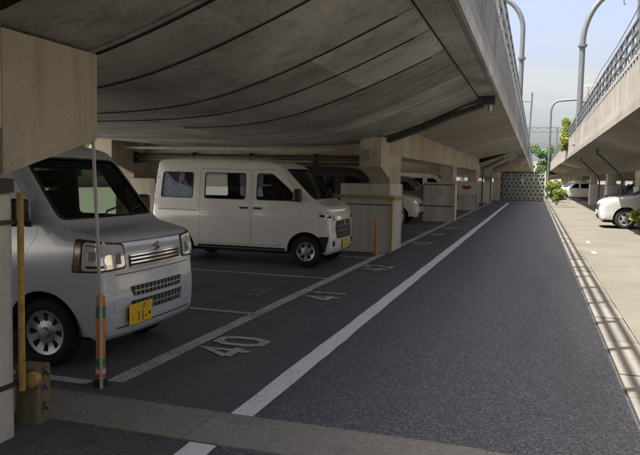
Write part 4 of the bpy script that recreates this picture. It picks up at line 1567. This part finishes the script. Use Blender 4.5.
carve(bs, [((-0.035, 0.33), (0.03, 0.345)), ((-0.01, 0.36), (-0.03, 0.29)), ((0.0, 0.32), (0.04, 0.285)), ((-0.03, 0.30), (0.035, 0.31))], 0.0805, 'carved_character')
carve(bs, [((-0.03, 0.22), (0.02, 0.235)), ((-0.005, 0.25), (-0.03, 0.19)), ((0.0, 0.225), (0.03, 0.20))], 0.0805, 'carved_character')
carve(bs, [((-0.035, 0.11), (0.035, 0.12)), ((0.0, 0.14), (-0.03, 0.06)), ((0.0, 0.10), (0.035, 0.065)), ((-0.02, 0.085), (0.03, 0.09))], 0.0805, 'carved_character')
# orange post before pier B
g2 = thing('guide_post', 'slim orange post beside the pier with yellow guard bar', 'post', (-3.02, 13.15, 0))
MB().lathe([(0.0, 0.0), (0.06, 0.0), (0.06, 0.03), (0.036, 0.045), (0.0, 0.045)], 16, 'z').build('foot', 'orange', g2, smooth=True)
MB().lathe([(0.034, 0.04), (0.034, 0.70), (0.028, 0.72), (0.0, 0.725)], 16, 'z').build('shaft', 'orange', g2, smooth=True)
# notices on the piers
s1 = thing('notice_board', 'white notice with red lettering on the third pier', 'sign', (-2.78, PD - 0.69, 1.0))
MB().box(-0.95, -0.05, -0.02, 0.0, -0.2, 0.45).build('board', 'sign_white', s1)
MB().prism(rpoly([(-0.75, 0.10), (-0.5, 0.04), (-0.3, 0.12), (-0.33, 0.26), (-0.55, 0.20), (-0.72, 0.28)], 0.05), 1, -0.026, -0.021).build('red_mark', 'sign_red', s1)
s2 = thing('notice_board', 'small pale paper notice strapped to the second pier', 'sign', (-3.35, PC - 0.665, 1.05))
MB().box(-0.22, 0.22, -0.012, 0.0, -0.15, 0.15).build('board', 'paper', s2)
for k in range(4):
    MB().box(-0.18, 0.18 - 0.05 * (k % 2), -0.0145, -0.0125, 0.09 - k * 0.06, 0.11 - k * 0.06).build('text_line', 'grey_steel', s2)

# expanding honeycomb gate across the end of the road
gate = thing('lattice_gate', 'gate of white honeycomb rings on dark boards across the end of the road', 'gate', (0, 49.9, 0))
gx0, gx1, gz0, gz1 = -2.45, 0.62, 0.10, 2.2
for x in (gx0, gx1):
    MB().box(x - 0.04, x + 0.04, -0.05, 0.05, 0.0, gz1 + 0.05).build('gate_post', 'gate_white', gate)
nP = 4
for i in range(nP):
    xa, xb = gx0 + (gx1 - gx0) * i / nP, gx0 + (gx1 - gx0) * (i + 1) / nP
    MB().box(xa + 0.012, xb - 0.012, 0.0, 0.03, gz0, gz1).build('gate_backing', 'gate_back', gate)  # dark boards closing the lattice from behind
hexm = MB()
for k in range(6):
    a, b = math.pi / 3 * k + math.pi / 6, math.pi / 3 * (k + 1) + math.pi / 6
    hexm.add([(r_ * math.cos(q), y_, r_ * math.sin(q)) for y_ in (-0.03, 0.0) for q in (a, b) for r_ in (0.105, 0.16)],
             [(0, 1, 3, 2), (0, 2, 6, 4), (1, 5, 7, 3)])
hexme = hexm.mesh('lattice_ring')
hexme.materials.append(MATS['gate_white'])
for j in range(7):
    for i in range(10):
        hx = gx0 + 0.20 + i * 0.30 + (j % 2) * 0.15
        if hx < gx1 - 0.15:
            link('lattice_ring', hexme, gate, (hx + random.uniform(-.006, .006), -0.002, gz0 + 0.20 + j * 0.27 + random.uniform(-.006, .006)))
# ------------------------------------------------------------------ masts, gantries and wires above the tracks
def mast(label, x, y, z0, pts, r, arm_dir, collar=None, group='curved masts above the tracks'):
    t = thing('catenary_mast', label, 'mast', (x, y, z0), 0, group)
    pl = [(p[0] - x, 0, p[1] - z0) for p in pts]
    MB().tube(pl, r, 14).build('shaft', 'pole_steel', t, smooth=True)
    MB().box(-r * 1.8, r * 1.8, -r * 1.8, r * 1.8, 0, 0.06).build('base_plate', 'pole_steel', t)
    if collar:
        MB().lathe([(r * 0.95, -0.06), (r * 1.6, -0.06), (r * 1.6, 0.06), (r * 0.95, 0.06)], 16, 'z', (pl[1][0] + collar[0], 0, collar[1] - z0)).build('collar', 'pole_steel', t)
    return t


def bend(x, z0, z1, dirx, reach, rise, n=12):
    pts = [(x, z0), (x, (z0 + z1) / 2), (x, z1)]
    for k in range(1, n + 1):
        a = math.pi / 2 * k / n
        pts.append((x + dirx * reach * (1 - math.cos(a)), z1 + rise * math.sin(a)))
    pts.append((x + dirx * (reach + 1.5), z1 + rise + 0.1))
    return pts


mast('curved steel mast on the viaduct above the parking bays', -1.10, 41, 3.6, bend(-1.10, 3.6, 10.2, -1, 1.6, 1.9), 0.14, -1, (0, 8.6))
mast('curved steel mast on the sunlit viaduct', 2.16, 41, 3.6, bend(2.16, 3.6, 9.3, 1, 2.0, 2.9), 0.16, 1, (0, 9.2))
mast('slim curved mast standing past the honeycomb gate between the viaducts', 0.98, 62, 0.0, bend(0.98, 0, 7.6, 1, 0.7, 0.9), 0.09, 1)
t = thing('catenary_mast', 'slim straight mast with short arm on the viaduct above the bays', 'mast', (-0.98, 60, 3.6))
MB().tube([(0.2, 0, 0), (0.35, 0, 5.4)], 0.08, 10).build('shaft', 'pole_steel', t, smooth=True)
MB().tube([(0.33, 0, 4.6), (-1.6, 0, 4.9)], 0.05, 8).build('arm', 'pole_steel', t, smooth=True)
for k in range(5):
    MB().lathe([(0.0, -0.05), (0.09, -0.03), (0.09, 0.03), (0.0, 0.05)], 10, 'z', (0.42, 0, 3.4 + k * 0.35)).build('insulator', 'galvanised', t, smooth=True)


def gantry(y, label):
    t = thing('catenary_gantry', label, 'gantry', (0.6, y, 3.6), 0, 'lattice gantries spanning both viaducts')
    z0, z1, hw = 4.7, 5.3, 9.0
    for x in (-hw, -1.9, 1.9, hw):
        MB().bar((x, 0, 0.0), (x, 0, z1), 0.22, 0.22).build('leg', 'pole_steel', t)
    MB().bar((-hw, 0, z0), (hw, 0, z0), 0.09, 0.09).build('chord', 'pole_steel', t)
    MB().bar((-hw, 0, z1), (hw, 0, z1), 0.09, 0.09).build('chord', 'pole_steel', t)
    m = MB()
    n = 30
    for i in range(n):
        xa, xb = -hw + 2 * hw * i / n, -hw + 2 * hw * (i + 1) / n
        m.bar((xa, 0.02, z0 if i % 2 else z1), (xb, 0.02, z1 if i % 2 else z0), 0.05, 0.05)
    m.build('lacing', 'pole_steel', t)


gantry(98, 'lattice gantry spanning both viaducts, first beyond the slim mast')
gantry(140, 'lattice gantry spanning both viaducts, second beyond the slim mast')
gantry(185, 'lattice gantry spanning both viaducts, third beyond the slim mast')
gantry(240, 'lattice gantry spanning both viaducts, farthest from the slim mast')
# lineside post with arm on the right viaduct
t = thing('lineside_post', 'lineside post with a short hooked arm on the sunlit viaduct', 'post', (2.95, 24.5, 3.6))
MB().tube([(0, 0, 0), (0, 0, 4.2)], 0.045, 8).build('shaft', 'pole_steel', t, smooth=True)
MB().bar((0.5, 0, 4.05), (-0.62, 0, 4.05), 0.05, 0.06).build('arm', 'pole_steel', t)
MB().tube([(-0.45, 0, 4.03), (-0.45, 0, 3.85), (-0.40, 0, 3.80)], 0.02, 6).build('hook', 'pole_steel', t)
# cabinet beside the mast
t = thing('equipment_cabinet', 'grey equipment cabinet on legs beside the curved mast', 'cabinet', (2.75, 43.5, 3.6))
MB().rbox(-0.45, 0.55, -0.35, 0.35, 2.7, 3.7, 0.03).build('housing', 'galvanised', t)
for xa in (-0.38, 0.48):
    MB().box(xa - 0.04, xa + 0.04, -0.3, 0.3, 0, 2.7).build('leg', 'pole_steel', t)
MB().box(-0.02, 0.0, -0.36, -0.352, 2.8, 3.6).build('door_seam', 'seam_black', t)
# diagonal cable brackets behind the railing on the right
for i, y in enumerate((19.0, 22.5, 26.5, 30.5, 35.0)):
    t = tag(MB().bar((0, 0, 0), (-0.05, 0, 2.1), 0.06, 0.06).bar((-0.04, 0, 1.7), (0.5, 0.5, 2.0), 0.04, 0.04).bar((-0.04, 0, 1.0), (-0.02, 0.9, 2.0), 0.035, 0.035).build('cable_bracket', 'pole_steel', None, (2.35, y, 3.6)),
            ('cable bracket on the sunlit viaduct, ' + ('last before the curved mast', 'second before the curved mast', 'third before the curved mast', 'fourth before the curved mast', 'fifth before the curved mast')[4 - i]), 'bracket', 'cable brackets behind the railing')
for k, (x, z, lab) in enumerate(((2.32, 5.72, 'lower cable strung along the railing of the sunlit viaduct'), (2.32, 6.1, 'upper cable strung along the railing of the sunlit viaduct'),
                                 (-4.2, 8.6, 'contact wire above the track over the parking bays'), (5.4, 8.6, 'contact wire above the track of the sunlit viaduct'))):
    pts = [(0, y, -0.12 * math.sin(math.pi * ((y + 30) % 12) / 12)) for y in range(-30, 150, 3)]
    tag(MB().tube(pts, 0.014, 5).build('wire', 'pole_steel', None, (x, 0, z)), lab, 'wire')

# ------------------------------------------------------------------ plants
def leaves(n, blobs, size, rng):
    vs, fs = [], []
    for i in range(n):
        c, r = blobs[rng.randrange(len(blobs))]
        while True:
            p = Vector((rng.uniform(-1, 1), rng.uniform(-1, 1), rng.uniform(-1, 1)))
            if 0.25 < p.length < 1:
                break
        q = Vector(c) + Vector((p.x * r[0], p.y * r[1], p.z * r[2]))
        d = Vector((rng.gauss(0, 1), rng.gauss(0, 1), rng.gauss(0, 0.7))).normalized()
        e = d.cross(Vector((rng.gauss(0, 1), rng.gauss(0, 1), rng.gauss(0, 1)))).normalized()
        s = size * rng.uniform(0.6, 1.3)
        k = len(vs)
        vs += [q - d * s, q + e * s * 0.42, q + d * s, q - e * s * 0.42]
        fs.append((k, k + 1, k + 2, k + 3))
    return MB().add(vs, fs)


def mesh_raw(mb, name, mat, parent, loc=None):
    me = bpy.data.meshes.new(name)
    me.from_pydata(mb.v, [], mb.f)
    me.materials.append(MATS[mat])
    return link(name, me, parent, loc)


def shrub(label, x, y, z, h, w, mat, n, seed, leaf=0.06, name='shrub', group=None):
    rng = random.Random(seed)
    t = thing(name, label, 'shrub', (x, y, z), 0, group)
    blobs = []
    for k in range(9):
        a = rng.uniform(0, 6.28)
        q = rng.uniform(0, w * 0.55)
        zz = rng.uniform(0.3, 0.9) * h
        blobs.append(((math.cos(a) * q, math.sin(a) * q, zz), (w * rng.uniform(.2, .38), w * rng.uniform(.2, .38), h * rng.uniform(.14, .24))))
    mesh_raw(leaves(n, blobs, leaf, rng), 'foliage', mat, t)
    st = MB()
    for c, r in blobs:
        st.tube([(c[0] * 0.15, c[1] * 0.15, 0), (c[0] * .6, c[1] * .6, c[2] * .55), (c[0], c[1], c[2])], 0.014, 5, taper=0.005)
    st.build('stem', 'bark', t)
    return t


shrub('leafy green shrub beside the pale grey sport utility car', 3.15, 22.4, 0, 0.8, 0.55, 'leaf_lime', 2600, 3, 0.045)
shrub('lime green shrub on the pavement edge by the honeycomb gate', 1.35, 47.0, 0, 1.0, 0.8, 'leaf_lime', 2600, 4, 0.055)
shrub('tall lime shrub between the slim mast and the gate', 1.3, 53.0, 0, 1.6, 1.1, 'leaf_lime', 3200, 5, 0.065)
shrub('tall green shrub far behind the gate', 0.6, 66.0, 0, 2.0, 1.8, 'leaf_green', 2200, 9, 0.10)
# weeds sprouting from the edge of the right viaduct
t = thing('climbing_plant', 'lime green plant sprouting over the edge of the sunlit viaduct', 'plant', (2.05, 51.0, 4.3))
rng = random.Random(12)
blobs = [((-.15, 0, .9), (.4, .7, .5)), ((-.25, -.5, .35), (.35, .6, .5)), ((-.22, .6, .2), (.3, .6, .6)), ((-.25, 1.4, -.1), (.25, .6, .5)), ((-.2, 0, 1.45), (.3, .4, .35)), ((-.25, -1.2, .0), (.25, .5, .35))]
mesh_raw(leaves(2600, blobs, 0.09, rng), 'foliage', 'leaf_lime', t)
MB().tube([(0.1, 0, -0.6), (0, 0, 0.3), (-0.1, 0, 1.5)], 0.03, 6, taper=0.01).build('stem', 'bark', t)


def tree(label, x, y, h, w, mat, n, seed, leaf=0.14, group='trees beyond the car park'):
    rng = random.Random(seed)
    t = thing('tree', label, 'tree', (x, y, 0), 0, group)
    tr = MB().tube([(0, 0, -0.1), (0.05, 0.03, h * 0.3), (0, 0, h * 0.62)], 0.16, 8, taper=0.08)
    blobs = []
    for k in range(16):
        a, q = rng.uniform(0, 6.28), rng.uniform(0.1, 0.75) * w
        zz = h * rng.uniform(0.38, 0.95)
        q *= 1.0 - 0.5 * abs(zz / h - 0.6)
        c = (math.cos(a) * q, math.sin(a) * q, zz)
        blobs.append((c, (w * .28, w * .28, h * .10)))
        tr.tube([(0, 0, h * 0.35), (c[0] * .5, c[1] * .5, (h * .35 + zz) / 2 + .2), c], 0.05, 5, taper=0.012)
    tr.build('trunk', 'bark', t)
    mesh_raw(leaves(n, blobs, leaf, rng), 'crown', mat, t)


tree('lime green tree beyond the open left side of the bays', -14.0, 12.0, 4.6, 2.0, 'leaf_lime', 4200, 21)
tree('dark green tree beyond the open left side of the bays', -14.5, 17.5, 5.2, 2.2, 'leaf_green', 4200, 22)
tree('tall green tree far past the honeycomb gate', 1.2, 112, 7.0, 3.0, 'leaf_green', 4200, 24, 0.2)

# ------------------------------------------------------------------ buildings around
def house(label, x0, x1, y0, y1, h, mat, face, wy, seed):
    """face: +1 windows look to +x, -1 to -x, 0 to -y"""
    rng = random.Random(seed)
    xc, yc = (x0 + x1) / 2, (y0 + y1) / 2
    t = thing('building', label, 'building', (xc, yc, 0))
    w, d = (x1 - x0) / 2, (y1 - y0) / 2
    MB().box(-w, w, -d, d, -0.2, h).build('wall', mat, t)
    MB().box(-w - 0.15, w + 0.15, -d - 0.15, d + 0.15, h, h + 0.35).build('roof', 'concrete', t)
    z = 1.0
    while z < h - 1.6:
        if face:
            q = -d + 1.2
            while q < d - 1.2:
                xs = face * w
                a, b = sorted((xs - 0.04 * face, xs + 0.03 * face))
                wo = MB().box(a, b, q - 0.05, q + 1.45, z - 0.05, z + 1.25).build('window', 'pale_steel', t)
                a, b = sorted((xs + 0.031 * face, xs + 0.04 * face))
                MB().box(a, b, q, q + 0.68, z, z + 1.2).build('pane', 'window_dark', wo)
                MB().box(a, b, q + 0.72, q + 1.40, z, z + 1.2).build('pane', 'window_dark', wo)
                q += wy
        else:
            q = -w + 1.0
            while q < w - 2.0:
                wo = MB().box(q - .05, q + 1.45, -d - 0.03, -d + 0.04, z - .05, z + 1.25).build('window', 'pale_steel', t)
                MB().box(q, q + .68, -d - 0.04, -d - 0.031, z, z + 1.2).build('pane', 'window_dark', wo)
                MB().box(q + .72, q + 1.4, -d - 0.04, -d - 0.031, z, z + 1.2).build('pane', 'window_dark', wo)
                q += wy
        z += 2.9


house('cream house seen past the open left side of the bays', -52, -43, -4, 14, 6.2, 'house_wall', 1, 3.2, 1)
house('grey house beyond the open left side of the bays', -52, -43, 18, 36, 6.5, 'house_grey', 1, 3.4, 2)
house('long cream building far beyond the left bays', -52, -43, 40, 70, 6.0, 'house_wall', 1, 3.4, 3)
house('cream building behind the right car park', 26, 34, 12, 36, 7.0, 'house_wall', -1, 3.6, 4)
house('grey building behind the right car park', 26, 34, 38, 75, 7.0, 'house_grey', -1, 3.6, 5)
house('pale apartment building far down the road between the viaducts', -9, 12, 290, 300, 9.0, 'house_grey', 0, 3.0, 6)
